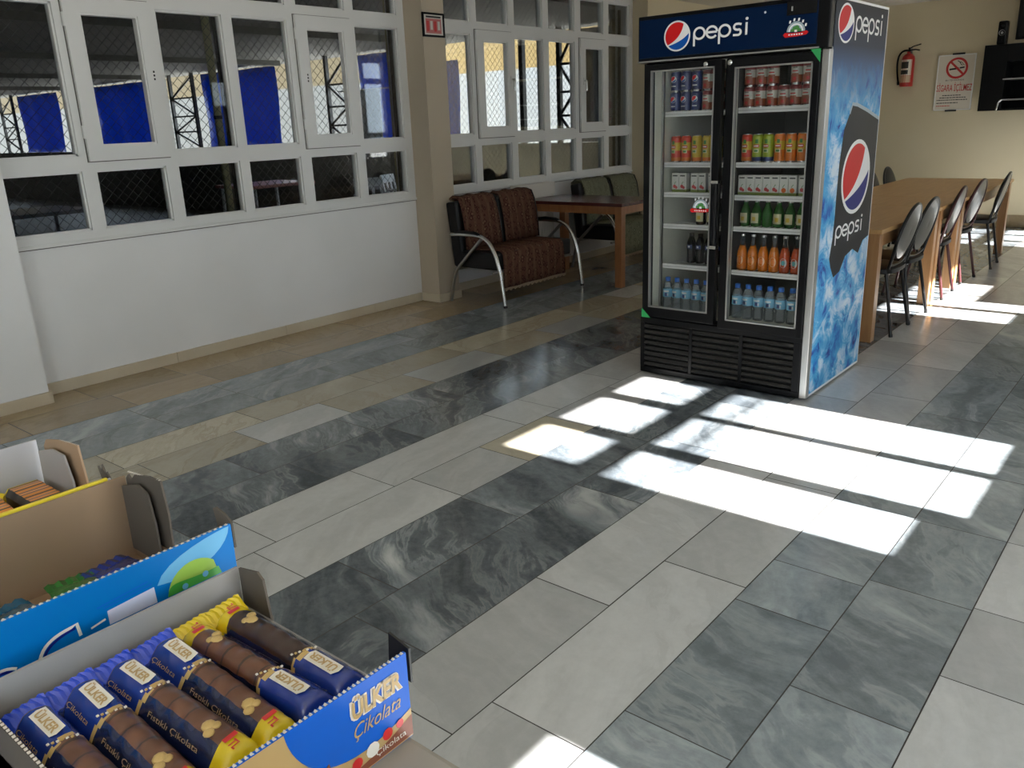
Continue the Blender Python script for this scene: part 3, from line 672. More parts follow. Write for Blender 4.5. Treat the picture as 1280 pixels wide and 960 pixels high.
# shelves, a wire rack with a price rail each
SHL = [1.515, 1.238, 1.071, .890, .655]; SHR = [1.520, 1.238, 1.064, .893, .650]
for side, zs, x0, x1 in (('L', SHL, -2.483, -2.08), ('R', SHR, -2.042, -1.60)):
    for z in zs:
        m = MB()
        for i in range(14):
            xx = x0 + .01 + (x1 - x0 - .02) * i / 13; m.tube([(xx, FY0 + .155, z - .004), (xx, 5.03, z - .004)], .0022, 'rail_white', 5, caps=False)
        for yy in (FY0 + .30, FY0 + .50, FY0 + .72): m.tube([(x0, yy, z - .008), (x1, yy, z - .008)], .003, 'rail_white', 5)
        s = m.build('shelf', fridge)
        m = MB(); m.box(x0, x1, FY0 + .135, FY0 + .150, z - .024, z + .004, 'rail_white', .003).box(x0 + .004, x1 - .004, FY0 + .1335, FY0 + .1352, z - .012, z - .009, 'steel_dull'); m.build('price_rail', s)

# ------------------------------------------------------------------ the drinks
C = lambda n, c, r=.3, **k: mat(n, c, r, **k)
C('cola_navy', (.008, .02, .13)); C('cream_can', (.55, .52, .45)); C('cherry', (.24, .03, .03)); C('rust', (.30, .075, .03)); C('tea_red', (.62, .05, .02)); C('tea_orange', (.72, .19, .02)); C('tea_yellow', (.60, .42, .03))
C('tea_lime', (.34, .42, .03)); C('label_red', (.55, .02, .02)); C('label_navy', (.02, .04, .16)); C('label_cream', (.62, .58, .36)); C('label_teal', (.10, .32, .30)); C('carton', (.62, .62, .57), .45); C('carton_green', (.20, .27, .05))
C('fruit_orange', (.66, .14, .02)); C('fruit_red', (.50, .05, .05)); C('ink', (.02, .02, .02)); C('glass_green', (.015, .10, .012), .08); C('glass_brown', (.03, .012, .005), .08); C('cola', (.006, .004, .004), .08)
C('orange_drink', (.62, .17, .01), .1); C('red_drink', (.50, .07, .015), .1); C('peach', (.78, .45, .22), .3); C('water_label', (.22, .52, .72), .4); C('cap_blue', (.02, .13, .50), .35); C('cap_black', (.02, .02, .02), .4)
FYI = 4.405
def can_profile(r, h, top, body, mids=None):
    """lathe segments: base, body bands, shoulder, rim and lid"""
    m = MB(); bands = mids or [(1.0, body)]
    prof = [(0, .004), (r * .72, .002), (r * .80, 0), (r * .97, .008)]; ms = ['silver_can', 'silver_can', 'silver_can']
    z0, z1 = .008, h - .012; zz = z0
    for f, c in bands: prof.append((r if f < 1 else r, z0 + (z1 - z0) * f)); ms.append(c)
    prof += [(r * .84, h - .003), (r * .86, h), (r * .78, h), (r * .76, h - .005), (0, h - .005)]; ms += [top, 'silver_can', 'silver_can', 'silver_can', 'silver_can']
    m.lathe(prof, (0, 0, 0), ms, 20); return m
def proto_can(kind, label, group):
    root = thing('drink_can', label, 'can', (0, 0, 0), 0, group)
    if kind == 'navy':
        can_profile(.0305, .108, 'cola_navy', 'cola_navy').build('can_body', root, False)
        m = MB(); o = (0, -.0306, .066)
        globe(m, o, XA, ZA, .0175, .0175, .0012); m.stroke([(-.014, .03), (.014, .03)], .006, (0, -.0306, 0), XA, ZA, .0006, 'logo_white'); m.build('logo', root, False)
    elif kind == 'white':
        can_profile(.031, .108, 'cherry', 'cream_can', [(.04, 'cherry'), (.42, 'rust'), (.86, 'cream_can'), (1.0, 'cherry')]).build('can_body', root, False)
        m = MB(); m.patch((0, 0, 0), .0313, -125, -55, .040, .052, 'rust').patch((0, 0, 0), .0314, -118, -62, .060, .066, 'label_red').patch((0, 0, 0), .0314, -112, -68, .078, .082, 'ink').patch((0, 0, 0), .0315, -105, -75, .018, .034, 'label_red'); m.build('printed_label', root, False)
    else:
        c = dict(red='tea_red', orange='tea_orange', yellow='tea_yellow', lime='tea_lime')[kind]; d = dict(red='tea_orange', orange='tea_orange', yellow='tea_orange', lime='label_navy')[kind]
        can_profile(.0288, .148, c, c, [(.16, d), (.45, c), (.8, 'tea_yellow' if kind != 'lime' else 'tea_lime'), (1, c)]).build('can_body', root, False)
        m = MB(); m.patch((0, 0, 0), .0291, -128, -60, .078, .094, 'label_red').patch((0, 0, 0), .0292, -120, -68, .083, .089, 'logo_white').patch((0, 0, 0), .0291, -122, -64, .052, .070, 'label_cream').patch((0, 0, 0), .0292, -112, -74, .056, .066, 'leaf_green').patch((0, 0, 0), .0292, -104, -72, .10, .12, 'leaf_green'); m.build('printed_label', root, False)
    return root
def carton(kind, label, group):
    root = thing('juice_carton', label, 'carton', (0, 0, 0), 0, group)
    m = MB(); m.box(-.0225, .0225, -.03, .03, 0, .108, 'carton', .002).box(-.0228, .0228, -.0303, .0303, .0015, .017, 'carton_green', .001); m.build('carton_body', root, False)
    f = 'fruit_orange' if kind == 'orange' else 'fruit_red'; m = MB()
    m.box(-.017, .014, -.0308, -.030, .090, .097, 'ink')
    for x, z, r in ((-.004, .034, .010), (.007, .028, .008)) if kind != 'orange' else ((0, .030, .013),): m.prism(arc(x, z, r, 0, 360, 14)[:-1], (0, -.0304, 0), XA, ZA, .0006, f)
    m.stroke([(-.006, .044), (.0, .056), (.006, .060)], .003, (0, -.0304, 0), XA, ZA, .0006, 'leaf_green'); m.build('printed_label', root, False)
    return root
def bottle(kind, label, group):
    root = thing('drink_bottle', label, 'bottle', (0, 0, 0), 0, group); m = MB(); lb = MB(); cp = MB()
    if kind in ('green', 'brown', 'plain'):
        g = 'glass_brown' if kind == 'brown' else 'glass_green'
        m.lathe([(0, 0), (.026, 0), (.029, .006), (.029, .075), (.024, .095), (.0135, .118), (.0125, .138), (0, .138)], (0, 0, 0), g, 18)
        cp.lathe([(.015, .132), (.0155, .140), (.014, .144), (0, .145)], (0, 0, 0), 'silver_can', 14)
        if kind != 'plain': lb.patch((0, 0, 0), .0294, -140, -40, .018, .072, 'label_cream').patch((0, 0, 0), .0296, -110, -70, .030, .052, 'tea_yellow')
    elif kind == 'cola':
        m.lathe([(0, 0), (.024, 0), (.027, .008), (.025, .06), (.028, .09), (.026, .12), (.014, .152), (.012, .165), (0, .165)], (0, 0, 0), 'cola', 18)
        cp.lathe([(.0145, .156), (.0145, .172), (0, .173)], (0, 0, 0), 'cap_black', 14); lb.patch((0, 0, 0), .0284, -125, -55, .085, .108, 'label_navy').patch((0, 0, 0), .0286, -105, -80, .092, .102, 'logo_white')
    elif kind in ('orange', 'red'):
        g = 'orange_drink' if kind == 'orange' else 'red_drink'
        m.lathe([(0, 0), (.025, 0), (.0285, .008), (.0285, .085), (.024, .112), (.016, .135)], (0, 0, 0), g, 18)
        m.lathe([(.016, .135), (.0125, .165), (.0125, .195), (0, .195)], (0, 0, 0), 'clear_plastic', 14)
        cp.lathe([(.0148, .188), (.0148, .199), (0, .2)], (0, 0, 0), 'silver_can', 14)
        q = [(0 + .0195 * math.cos(a), .056 + .026 * math.sin(a)) for a in [2 * math.pi * i / 18 for i in range(18)]]
        def oval(k, rr, c, rad):
            vs = [Vector((rad * math.sin(x * k / .0285), -rad * math.cos(x * k / .0285), .056 + (z - .056) * k)) for x, z in q]; lb.add(vs, [list(range(18))], c)
        oval(1.0, 1, 'peach' if kind == 'orange' else 'carton', .0290); oval(.55, 1, 'tea_orange' if kind == 'orange' else 'label_teal', .0294)
    elif kind == 'water':
        m.lathe([(0, 0), (.026, 0), (.0295, .008), (.0295, .05), (.0275, .058), (.0295, .066), (.0295, .13), (.022, .158), (.013, .172), (.0125, .182)], (0, 0, 0), 'water_clear', 18)
        cp.lathe([(.0155, .172), (.0155, .192), (.013, .196), (0, .196)], (0, 0, 0), 'cap_blue', 14)
        lb.lathe([(.0299, .078), (.0299, .128)], (0, 0, 0), 'water_label', 18); lb.patch((0, 0, 0), .0302, -112, -82, .084, .104, 'label_navy').patch((0, 0, 0), .0302, -128, -62, .108, .118, 'logo_white').patch((0, 0, 0), .0303, -80, -68, .084, .10, 'logo_white')
    m.build('bottle_body', root, False); cp.build('cap', root, False)
    if lb.f: lb.build('printed_label', root, False)
    return root
PROTO = {}
def put(maker, kind, x, z, label, group, y=None, rz=0.0):
    """first time builds the kind, then copies it"""
    key = (maker.__name__, kind); loc = (x, y if y is not None else 4.44, z)
    if key not in PROTO:
        o = maker(kind, label, group); o.location = loc; o.rotation_euler = (0, 0, rz); PROTO[key] = o
    else: o = dup(PROTO[key], loc, label, rz, group)
    return o
def row(maker, kinds, xs, z, noun, where, group, y=4.445):
    n = len(xs)
    for i, (k, x) in enumerate(zip(kinds, xs)):
        nm = noun[k] if isinstance(noun, dict) else noun
        put(maker, k, x, z, f'{nm}, {ORD[i]} from left, {where}', group, y + .002 * math.sin(3 * i), R(random.uniform(-12, 12)) if maker is not carton else 0)
NC = {'navy': 'navy blue soda can', 'white': 'white and cherry red drink can'}
NT = {'red': 'red iced tea can', 'orange': 'orange iced tea can', 'yellow': 'yellow iced tea can', 'lime': 'lime green iced tea can'}
gt = 'short cans on the top shelves'
row(proto_can, ['navy'] * 3 + ['white'] * 2, [-2.447, -2.382, -2.317, -2.249, -2.182], 1.516, NC, 'lower layer, top left shelf', gt)
row(proto_can, ['navy'] * 3 + ['white'] * 2, [-2.446, -2.383, -2.316, -2.250, -2.183], 1.624, NC, 'upper layer, top left shelf', gt)
row(proto_can, ['white'] * 6, [-2.006, -1.943, -1.880, -1.817, -1.754, -1.691], 1.521, 'white and cherry red drink can', 'lower layer, top right shelf', gt)
row(proto_can, ['white'] * 5, [-2.005, -1.942, -1.879, -1.753, -1.690], 1.629, 'white and cherry red drink can', 'upper layer, top right shelf', gt)
g2 = 'tall iced tea cans on the second shelves'
row(proto_can, ['red', 'red', 'yellow', 'yellow', 'yellow'], [-2.439, -2.375, -2.308, -2.243, -2.181], 1.239, NT, 'second shelf on the left', g2)
row(proto_can, ['red', 'lime', 'lime', 'orange', 'orange', 'orange'], [-2.008, -1.947, -1.886, -1.824, -1.762, -1.700], 1.239, NT, 'second shelf on the right', g2)
g3 = 'white juice cartons on the third shelves'
row(carton, ['plain', 'plain', 'plain', 'plain', 'plain'], [-2.425, -2.378, -2.304, -2.257, -2.195], 1.072, 'white juice carton with red fruit', 'third shelf on the left', g3)
row(carton, ['plain'] * 5 + ['orange'] * 2 + ['plain'], [-2.014, -1.967, -1.920, -1.873, -1.826, -1.778, -1.730, -1.676], 1.065, {'plain': 'white juice carton with red fruit', 'orange': 'white juice carton with an orange'}, 'third shelf on the right', g3)
g4 = 'small mineral water bottles on the fourth shelves'
row(bottle, ['brown', 'brown'], [-2.271, -2.200], .891, 'dark brown bottle with cream label', 'fourth shelf on the left', g4)
row(bottle, ['green', 'green', 'plain', 'green', 'green', 'green'], [-2.010, -1.946, -1.882, -1.818, -1.754, -1.690], .894, {'green': 'small green glass bottle with cream label', 'plain': 'small green glass bottle without label'}, 'fourth shelf on the right', g4, 4.47)
g5 = 'cola and orange bottles on the fifth shelves'
row(bottle, ['cola'] * 4, [-2.355, -2.297, -2.240, -2.182], .656, 'dark cola bottle', 'fifth shelf on the left', g5, 4.50)
row(bottle, ['orange'] * 4 + ['red'] * 2, [-2.008, -1.946, -1.884, -1.822, -1.760, -1.697], .651, {'orange': 'orange soda glass bottle', 'red': 'reddish orange soda glass bottle'}, 'fifth shelf on the right', g5)
g6 = 'water bottles on the refrigerator floor'
row(bottle, ['water'] * 5, [-2.452, -2.390, -2.327, -2.264, -2.201], .381, 'clear water bottle with blue cap', 'bottom left compartment', g6, 4.40)
row(bottle, ['water'] * 6, [-2.005, -1.942, -1.878, -1.814, -1.750, -1.686], .381, 'clear water bottle with blue cap', 'bottom right compartment', g6, 4.40)

# ------------------------------------------------------------------ long table and chairs
def woodmat(name, a, b_, sc=(1, 14, 14), rough=.35, spec=.5):
    m = bpy.data.materials.new(name); m.use_nodes = True; MATS[name] = m
    nt = m.node_tree; b = nt.nodes['Principled BSDF']; L = nt.links.new
    tc = N(nt, 'ShaderNodeTexCoord'); mp = N(nt, 'ShaderNodeMapping'); mp.inputs['Scale'].default_value = sc; L(tc.outputs['Object'], mp.inputs[0])
    n = N(nt, 'ShaderNodeTexNoise'); n.inputs['Scale'].default_value = 2.2; n.inputs['Detail'].default_value = 6; n.inputs['Distortion'].default_value = .6; L(mp.outputs[0], n.inputs['Vector'])
    r = ramp(nt, [(.3, a), (.7, b_)]); L(n.outputs[0], r.inputs[0]); L(r.outputs[0], b.inputs['Base Color']); b.inputs['Roughness'].default_value = rough; b.inputs['Specular IOR Level'].default_value = spec
woodmat('beech', (.50, .27, .10), (.60, .36, .15), (16, 1.2, 16)); woodmat('beech_leg', (.36, .18, .075), (.46, .25, .11), (16, 16, 1.2)); woodmat('mahogany', (.050, .012, .012), (.085, .020, .018), (1.2, 16, 16), .25)
woodmat('orange_wood', (.26, .105, .04), (.34, .15, .06), (14, 14, 1.4))
def long_table(y0, y1, label):
    x0, x1 = -2.62, -1.60; t = thing('long_table', label, 'table', ((x0 + x1) / 2, (y0 + y1) / 2, 0), 0, 'long beech tables')
    b = MB(); b.box(x0, x1, y0, y1, .722, .75, 'beech', .004); b.build('table_top', t)
    b = MB()
    for xa in (x0 + .03, x1 - .05): b.box(xa, xa + .02, y0 + .09, y1 - .09, .63, .722, 'beech_leg')
    for ya in (y0 + .03, y1 - .05): b.box(x0 + .09, x1 - .09, ya, ya + .02, .63, .722, 'beech_leg')
    b.build('apron', t)
    for xa in (x0 + .015, x1 - .09):
        for ya in (y0 + .02, y1 - .095):
            b = MB(); b.box(xa, xa + .075, ya, ya + .075, 0, .722, 'beech_leg', .004); b.build('leg', t)
    return t
long_table(5.62, 7.115, 'long beech table nearest the refrigerator, its end leg standing beside the printed side')
long_table(7.122, 7.85, 'middle beech table of the row behind the refrigerator')
long_table(7.857, 9.95, 'farthest beech table of the row, close to the tan far wall')

mat('vinyl_black', (.008, .008, .009), .4, 0, .3); mat('back_shell', (.055, .055, .055), .3, coat=.2); mat('frame_black', (.008, .007, .007), .3); mat('frame_maroon', (.045, .007, .009), .35); mat('foot_black', (.006, .006, .006), .6)
def chair(label, fm, group):
    t = thing('dining_chair', label, 'chair', (0, 0, 0), 0, group)
    # faces -X, back at +X
    b = MB(); nx, ny = 12, 12; vs = []
    def seat_pt(i, j, z):
        a, c = -1 + 2 * i / nx, -1 + 2 * j / ny
        k = 1 - .10 * (abs(a) * abs(c)) ** 2
        return (a * .205 * k, c * (.205 + .012 * -a) * k, z)
    top = [seat_pt(i, j, .452 + .022 * (1 - ((2 * i / nx - 1) ** 4)) * (1 - ((2 * j / ny - 1) ** 4))) for i in range(nx + 1) for j in range(ny + 1)]
    bot = [seat_pt(i, j, .425) for i in range(nx + 1) for j in range(ny + 1)]
    q = lambda i, j: i * (ny + 1) + j
    b.add(top, [[q(i, j), q(i + 1, j), q(i + 1, j + 1), q(i, j + 1)] for i in range(nx) for j in range(ny)], 'vinyl_black', True)
    b.add(bot, [[q(i, j + 1), q(i + 1, j + 1), q(i + 1, j), q(i, j)] for i in range(nx) for j in range(ny)], 'vinyl_black')
    rim = [(i, 0) for i in range(nx)] + [(nx, j) for j in range(ny)] + [(nx - i, ny) for i in range(nx)] + [(0, ny - j) for j in range(ny)]
    k = len(rim); vv = [bot[q(*r)] for r in rim] + [top[q(*r)] for r in rim]
    b.add(vv, [[i, (i + 1) % k, k + (i + 1) % k, k + i] for i in range(k)], 'vinyl_black', True); b.build('seat', t, False)
    bx = lambda z: .165 + (z - .44) * .245
    hoop = [(bx(.40), -.165, .40), (bx(.46), -.172, .46)] + [(bx(.66 + .215 * math.sin(a)), -.195 * math.cos(a), .66 + .215 * math.sin(a)) for a in [R(-25 + 230 * i / 26) for i in range(27)]] + [(bx(.46), .172, .46), (bx(.40), .165, .40)]
    b = MB(); b.tube(hoop, .0115, fm, 10)
    low = [(bx(.49) - .002, -.168, .49), (bx(.455), -.10, .455), (bx(.44), 0, .44), (bx(.455), .10, .455), (bx(.49) - .002, .168, .49)]
    b.tube(bez(low[0], low[1], low[3], low[4], 12), .009, fm, 8); b.build('back_frame', t, False)
    b = MB(); P = []; nr = 8; na = 32
    for s, off in ((1, .012), (-1, -.026)):
        ctr = (bx(.69) + off, 0, .69); ring = [[(bx(.69 + .185 * r / nr * math.sin(2 * math.pi * a / na)) + off * (1 - .55 * (r / nr) ** 4) + .010 * (1 - (r / nr) ** 2) * (1 if s < 0 else .3) * s, .178 * r / nr * math.cos(2 * math.pi * a / na), .69 + .185 * r / nr * math.sin(2 * math.pi * a / na)) for a in range(na)] for r in range(1, nr + 1)]
        vs = [ctr] + [p for rr in ring for p in rr]; fs = [[0, 1 + a, 1 + (a + 1) % na][::s] for a in range(na)]
        for r in range(nr - 1): fs += [[1 + r * na + a, 1 + (r + 1) * na + a, 1 + (r + 1) * na + (a + 1) % na, 1 + r * na + (a + 1) % na][::s] for a in range(na)]
        b.add(vs, fs, 'back_shell' if s > 0 else 'vinyl_black', True); P.append(ring[-1])
    b.add(P[0] + P[1], [[a, (a + 1) % na, na + (a + 1) % na, na + a] for a in range(na)], 'vinyl_black', True); b.build('backrest', t, False)
    for sy in (-1, 1):
        b = MB(); b.tube([(.155, sy * .165, .44), (.19, sy * .182, .25), (.235, sy * .205, .012)], .0115, fm, 10).tube([(.234, sy * .2045, .02), (.237, sy * .206, 0)], .0135, 'foot_black', 10); b.build('leg', t, False)
        b = MB(); b.tube([(-.15, sy * .165, .435), (-.18, sy * .182, .25), (-.215, sy * .20, .012)], .0115, fm, 10).tube([(-.214, sy * .1995, .02), (-.217, sy * .2005, 0)], .0135, 'foot_black', 10); b.build('leg', t, False)
    b = MB(); b.tube([(.17, -.17, .425), (-.16, -.17, .42), (-.16, .17, .42), (.17, .17, .425)], .010, fm, 8, closed=True); b.build('seat_frame', t, False)
    return t
gch = 'oval backed chairs along the long table'
cb = chair('black framed oval back chair at the near end of the row, closest to the refrigerator', 'frame_black', gch); cb.location = (-1.785, 6.065, 0)
dup(cb, (-1.785, 6.52, 0), 'black framed oval back chair, second of the row counted from the refrigerator', R(-2), gch)
cm_ = chair('maroon framed oval back chair, third of the row counted from the refrigerator', 'frame_maroon', gch); cm_.location = (-1.80, 7.435, 0); cm_.rotation_euler = (0, 0, R(2))
dup(cm_, (-1.81, 8.20, 0), 'maroon framed oval back chair, fourth of the row counted from the refrigerator', R(-3), gch)
dup(cb, (-1.765, 9.05, 0), 'black framed oval back chair at the far end of the row, nearest the far wall', R(3), gch)
dup(cb, (-2.50, 9.70, 0), 'oval back chair across the table, only its top showing over the far edge', R(180), gch)
dup(cb, (-2.50, 9.15, 0), 'oval back chair across the table, peeking out beside the printed refrigerator side', R(182), gch)

# ------------------------------------------------------------------ things on the far wall
mat('ext_red', (.42, .02, .015), .3); mat('paper', (.66, .60, .50), .6); mat('print_black', (.015, .015, .015), .5); mat('sign_red', (.55, .03, .03), .5); mat('tan_label', (.55, .40, .26), .5)
YB = 12.1
ex = thing('fire_extinguisher', 'red fire extinguisher with black hose hanging on the tan far wall', 'fire extinguisher', (-3.30, YB - .09, 1.72))
b = MB(); c0 = (-3.30, YB - .085, 1.735)
b.lathe([(0, 0), (.070, .0), (.078, .012), (.078, .33), (.07, .365), (.045, .39), (.024, .40), (.024, .42)], c0, 'ext_red', 24); b.build('cylinder_body', ex)
b = MB(); b.patch(c0, .0786, -150, -40, .135, .325, 'paper').patch(c0, .0792, -145, -70, .22, .30, 'print_black').patch(c0, .0792, -145, -70, .15, .20, 'print_black').patch(c0, .0786, -150, -40, .05, .132, 'tan_label'); b.build('printed_label', ex)
b = MB(); b.lathe([(.02, .40), (.02, .44), (.012, .445), (.012, .47), (0, .47)], c0, 'black_plastic', 14).tube([(-3.30, YB - .085, 2.19), (-3.25, YB - .1, 2.215), (-3.16, YB - .11, 2.235)], .008, 'black_plastic', 8).tube([(-3.30, YB - .085, 2.175), (-3.22, YB - .1, 2.175), (-3.17, YB - .11, 2.165)], .008, 'black_plastic', 8); b.build('valve', ex)
b = MB(); b.tube(bez((-3.31, YB - .10, 2.17), (-3.46, YB - .10, 2.19), (-3.44, YB - .08, 1.98), (-3.40, YB - .09, 1.80), 18), .012, 'black_plastic', 8).tube([(-3.40, YB - .09, 1.80), (-3.395, YB - .09, 1.76)], .016, 'black_plastic', 8); b.build('hose', ex)
b = MB(); b.box(-3.32, -3.28, YB - .012, YB - .002, 1.95, 2.2, 'steel_dull').tube([(-3.30, YB - .01, 2.1), (-3.30, YB - .085, 2.12)], .01, 'steel_dull', 6); b.build('wall_bracket', ex)

sg2 = thing('no_smoking_sign', 'framed no smoking notice with a red ring on the tan far wall', 'sign', (-2.73, YB, 1.42))
b = MB(); sx0, sx1, sz0, sz1 = -2.96, -2.53, 1.425, 2.085; ysn = YB - .02
b.box(sx0, sx1, ysn, YB - .002, sz0, sz1, 'paper', .003).box(sx0, sx1, ysn - .006, ysn, sz0, sz0 + .012, 'rail_white').box(sx0, sx1, ysn - .006, ysn, sz1 - .012, sz1, 'rail_white').box(sx0, sx0 + .012, ysn - .006, ysn, sz0, sz1, 'rail_white').box(sx1 - .012, sx1, ysn - .006, ysn, sz0, sz1, 'rail_white'); b.build('board', sg2)
b = MB(); b.box(-2.80, -2.66, ysn - .009, ysn, sz1 - .004, sz1 + .016, 'print_black').box(-2.82, -2.69, ysn - .009, ysn, sz0 - .014, sz0 + .006, 'print_black'); b.build('clip', sg2)
b = MB(); o = (-2.735, ysn - .0005, 1.925)
b.stroke(arc(0, 0, .112, 0, 360, 36)[:-1], .026, o, XA, ZA, .0004, 'sign_red', True).stroke([(-.08, .08), (.08, -.08)], .024, o, XA, ZA, .0012, 'sign_red')
b.prism([(-.085, -.024), (.02, -.012), (.02, .008), (-.085, -.004)], o, XA, ZA, .0008, 'print_black').prism([(.03, -.01), (.085, -.003), (.085, .015), (.03, .009)], o, XA, ZA, .0008, 'print_black')
b.stroke(bez((.06, .03), (.02, .05), (.05, .06), (.0, .085), 8), .008, o, XA, ZA, .0008, 'print_black').stroke(bez((.08, .03), (.05, .05), (.07, .06), (.03, .07), 8), .006, o, XA, ZA, .0008, 'print_black'); b.build('symbol', sg2)
b = MB(); b.text('SİGARA İÇİLMEZ', (-2.945, ysn - .0005, 1.635), XA, ZA, .405, .125, .0006, 'sign_red', .004)
b.text('BU İŞYERİNDE', (-2.85, ysn - .0005, 1.772), XA, ZA, .21, .026, .0006, 'print_black')
for i, (z, a, c, m) in enumerate(((1.60, -2.87, -2.66, 'print_black'), (1.572, -2.90, -2.60, 'print_black'), (1.545, -2.93, -2.58, 'print_black'), (1.51, -2.93, -2.68, 'print_black'), (1.475, -2.93, -2.77, 'sign_red'))):
    x = a
    while x < c:
        wd = random.uniform(.012, .035); b.box(x, min(x + wd, c), ysn - .0008, ysn - .0002, z, z + .010, m); x += wd + .006
b.build('lettering', sg2)

mat('cabinet_black', (.005, .005, .005), .4, 0, .12); mat('shelf_dark', (.045, .048, .036), .5)
cab = thing('wall_cabinet', 'black wall cabinet with open shelves at the right edge of the far wall', 'cabinet', (-1.9, YB, 1.40))
b = MB(); b.box(-2.37, -2.12, YB - .42, YB, 1.405, 2.14, 'cabinet_black', .004).box(-2.12, -1.30, YB - .42, YB, 1.405, 1.425, 'cabinet_black').box(-2.12, -1.30, YB - .02, YB, 1.425, 2.14, 'cabinet_black').box(-1.30, -1.28, YB - .42, YB, 1.405, 2.14, 'cabinet_black').box(-2.12, -1.30, YB - .42, YB, 1.95, 2.14, 'cabinet_black'); b.build('body', cab)
b = MB(); b.box(-2.12, -1.30, YB - .42, YB - .02, 1.745, 1.765, 'shelf_dark').box(-2.14, -1.30, YB - .425, YB - .418, 1.747, 1.762, 'steel_dull'); b.build('shelf', cab)
b = MB(); b.box(-2.12, -1.30, YB - .42, YB - .02, 1.515, 1.535, 'shelf_dark').box(-2.14, -1.30, YB - .425, YB - .418, 1.517, 1.532, 'steel_dull'); b.build('shelf', cab)
b = MB(); b.tube(bez((-2.12, YB - .43, 1.53), (-2.17, YB - .44, 1.50), (-2.15, YB - .44, 1.46), (-2.17, YB - .43, 1.415), 8), .012, 'steel', 8); b.build('handle', cab)
spk = thing('loudspeaker', 'small black loudspeaker standing on the black wall cabinet', 'loudspeaker', (-2.22, YB - .30, 2.14))
b = MB(); b.box(-2.27, -2.17, YB - .36, YB - .24, 2.14, 2.40, 'black_plastic', .02); b.build('housing', spk)
b = MB()
for z, r in ((2.27, .028), (2.345, .022), (2.19, .014)): b.lathe([(0, .002), (r * .5, .004), (r, .003), (r * 1.15, .008), (r * 1.3, 0)], (0, 0, 0), ['steel_dull', 'black_matte', 'steel_dull', 'black_plastic'] if z == 2.27 else 'black_gloss', 18, M=Matrix.Translation((-2.22, YB - .36, z)) @ Matrix.Rotation(R(90), 4, 'X'))
b.build('driver', spk)
tv = thing('television', 'black television standing on the wall cabinet, cut by the right edge', 'television', (-1.7, YB - .2, 2.14))
b = MB(); b.box(-2.10, -1.15, YB - .24, YB - .18, 2.19, 2.78 - .05, 'black_plastic', .006).box(-2.07, -1.18, YB - .243, YB - .239, 2.22, 2.70, 'black_gloss'); b.build('panel', tv)
b = MB(); b.box(-1.85, -1.45, YB - .32, YB - .08, 2.14, 2.155, 'black_plastic', .004).box(-1.69, -1.61, YB - .22, YB - .19, 2.15, 2.25, 'black_plastic'); b.build('stand', tv)

# plaque on the pillar
mat('pink_print', (.50, .16, .15), .6); mat('plaque_mat', (.62, .60, .55), .6)
pq = thing('framed_picture', 'small black framed picture with red print on the tan pillar', 'picture', (-5.13, 5.262, 2.27))
b = MB()
for a, c, e, f in ((5.138, 5.152, 2.18, 2.362), (5.372, 5.386, 2.18, 2.362), (5.138, 5.386, 2.18, 2.195), (5.138, 5.386, 2.347, 2.362)): b.box(-5.128, -5.112, a, c, e, f, 'black_plastic')
b.build('frame', pq)
b = MB(); b.box(-5.128, -5.120, 5.152, 5.372, 2.195, 2.347, 'plaque_mat').box(-5.1205, -5.1195, 5.175, 5.352, 2.208, 2.318, 'pink_print')
for i in range(4): b.box(-5.1196, -5.1190, 5.185 + i * .042, 5.212 + i * .042, 2.222 + .012 * (i % 2), 2.300, 'plaque_mat' if i % 2 else 'sign_red')
b.box(-5.1196, -5.119, 5.18, 5.35, 2.324, 2.338, 'print_black'); b.build('print', pq)

# ------------------------------------------------------------------ sofas, table and radiator by the right window
def kilim(name, base, dark, light, accent):
    m = bpy.data.materials.new(name); m.use_nodes = True; MATS[name] = m
    nt = m.node_tree; b = nt.nodes['Principled BSDF']; L = nt.links.new; b.inputs['Roughness'].default_value = .95; b.inputs['Specular IOR Level'].default_value = .1
    tc = N(nt, 'ShaderNodeTexCoord'); v = N(nt, 'ShaderNodeTexVoronoi'); v.inputs['Scale'].default_value = 22; v.distance = 'MANHATTAN'; L(tc.outputs['Object'], v.inputs['Vector'])
    r = ramp(nt, [(.0, light), (.22, base), (.45, dark), (.62, base)], 'CONSTANT'); L(v.outputs['Distance'], r.inputs[0])
    w_ = N(nt, 'ShaderNodeTexWave'); w_.wave_type = 'BANDS'; w_.bands_direction = 'Y'; w_.inputs['Scale'].default_value = 3.2; w_.inputs['Distortion'].default_value = 3.0; L(tc.outputs['Object'], w_.inputs['Vector'])
    r2_ = ramp(nt, [(.0, (0, 0, 0)), (.72, (0, 0, 0)), (.88, (.35,) * 3)]); L(w_.outputs[0], r2_.inputs[0])
    mx = N(nt, 'ShaderNodeMix', data_type='RGBA'); L(r2_.outputs[0], mx.inputs['Factor']); L(r.outputs[0], mx.inputs[6]); mx.inputs[7].default_value = (*accent, 1); L(mx.outputs[2], b.inputs['Base Color'])
kilim('kilim_brown', (.115, .055, .038), (.042, .012, .011), (.22, .135, .085), (.20, .125, .08)); kilim('kilim_green', (.16, .16, .105), (.09, .10, .06), (.25, .24, .165), (.19, .185, .125))
mat('fringe', (.33, .24, .16), .9)
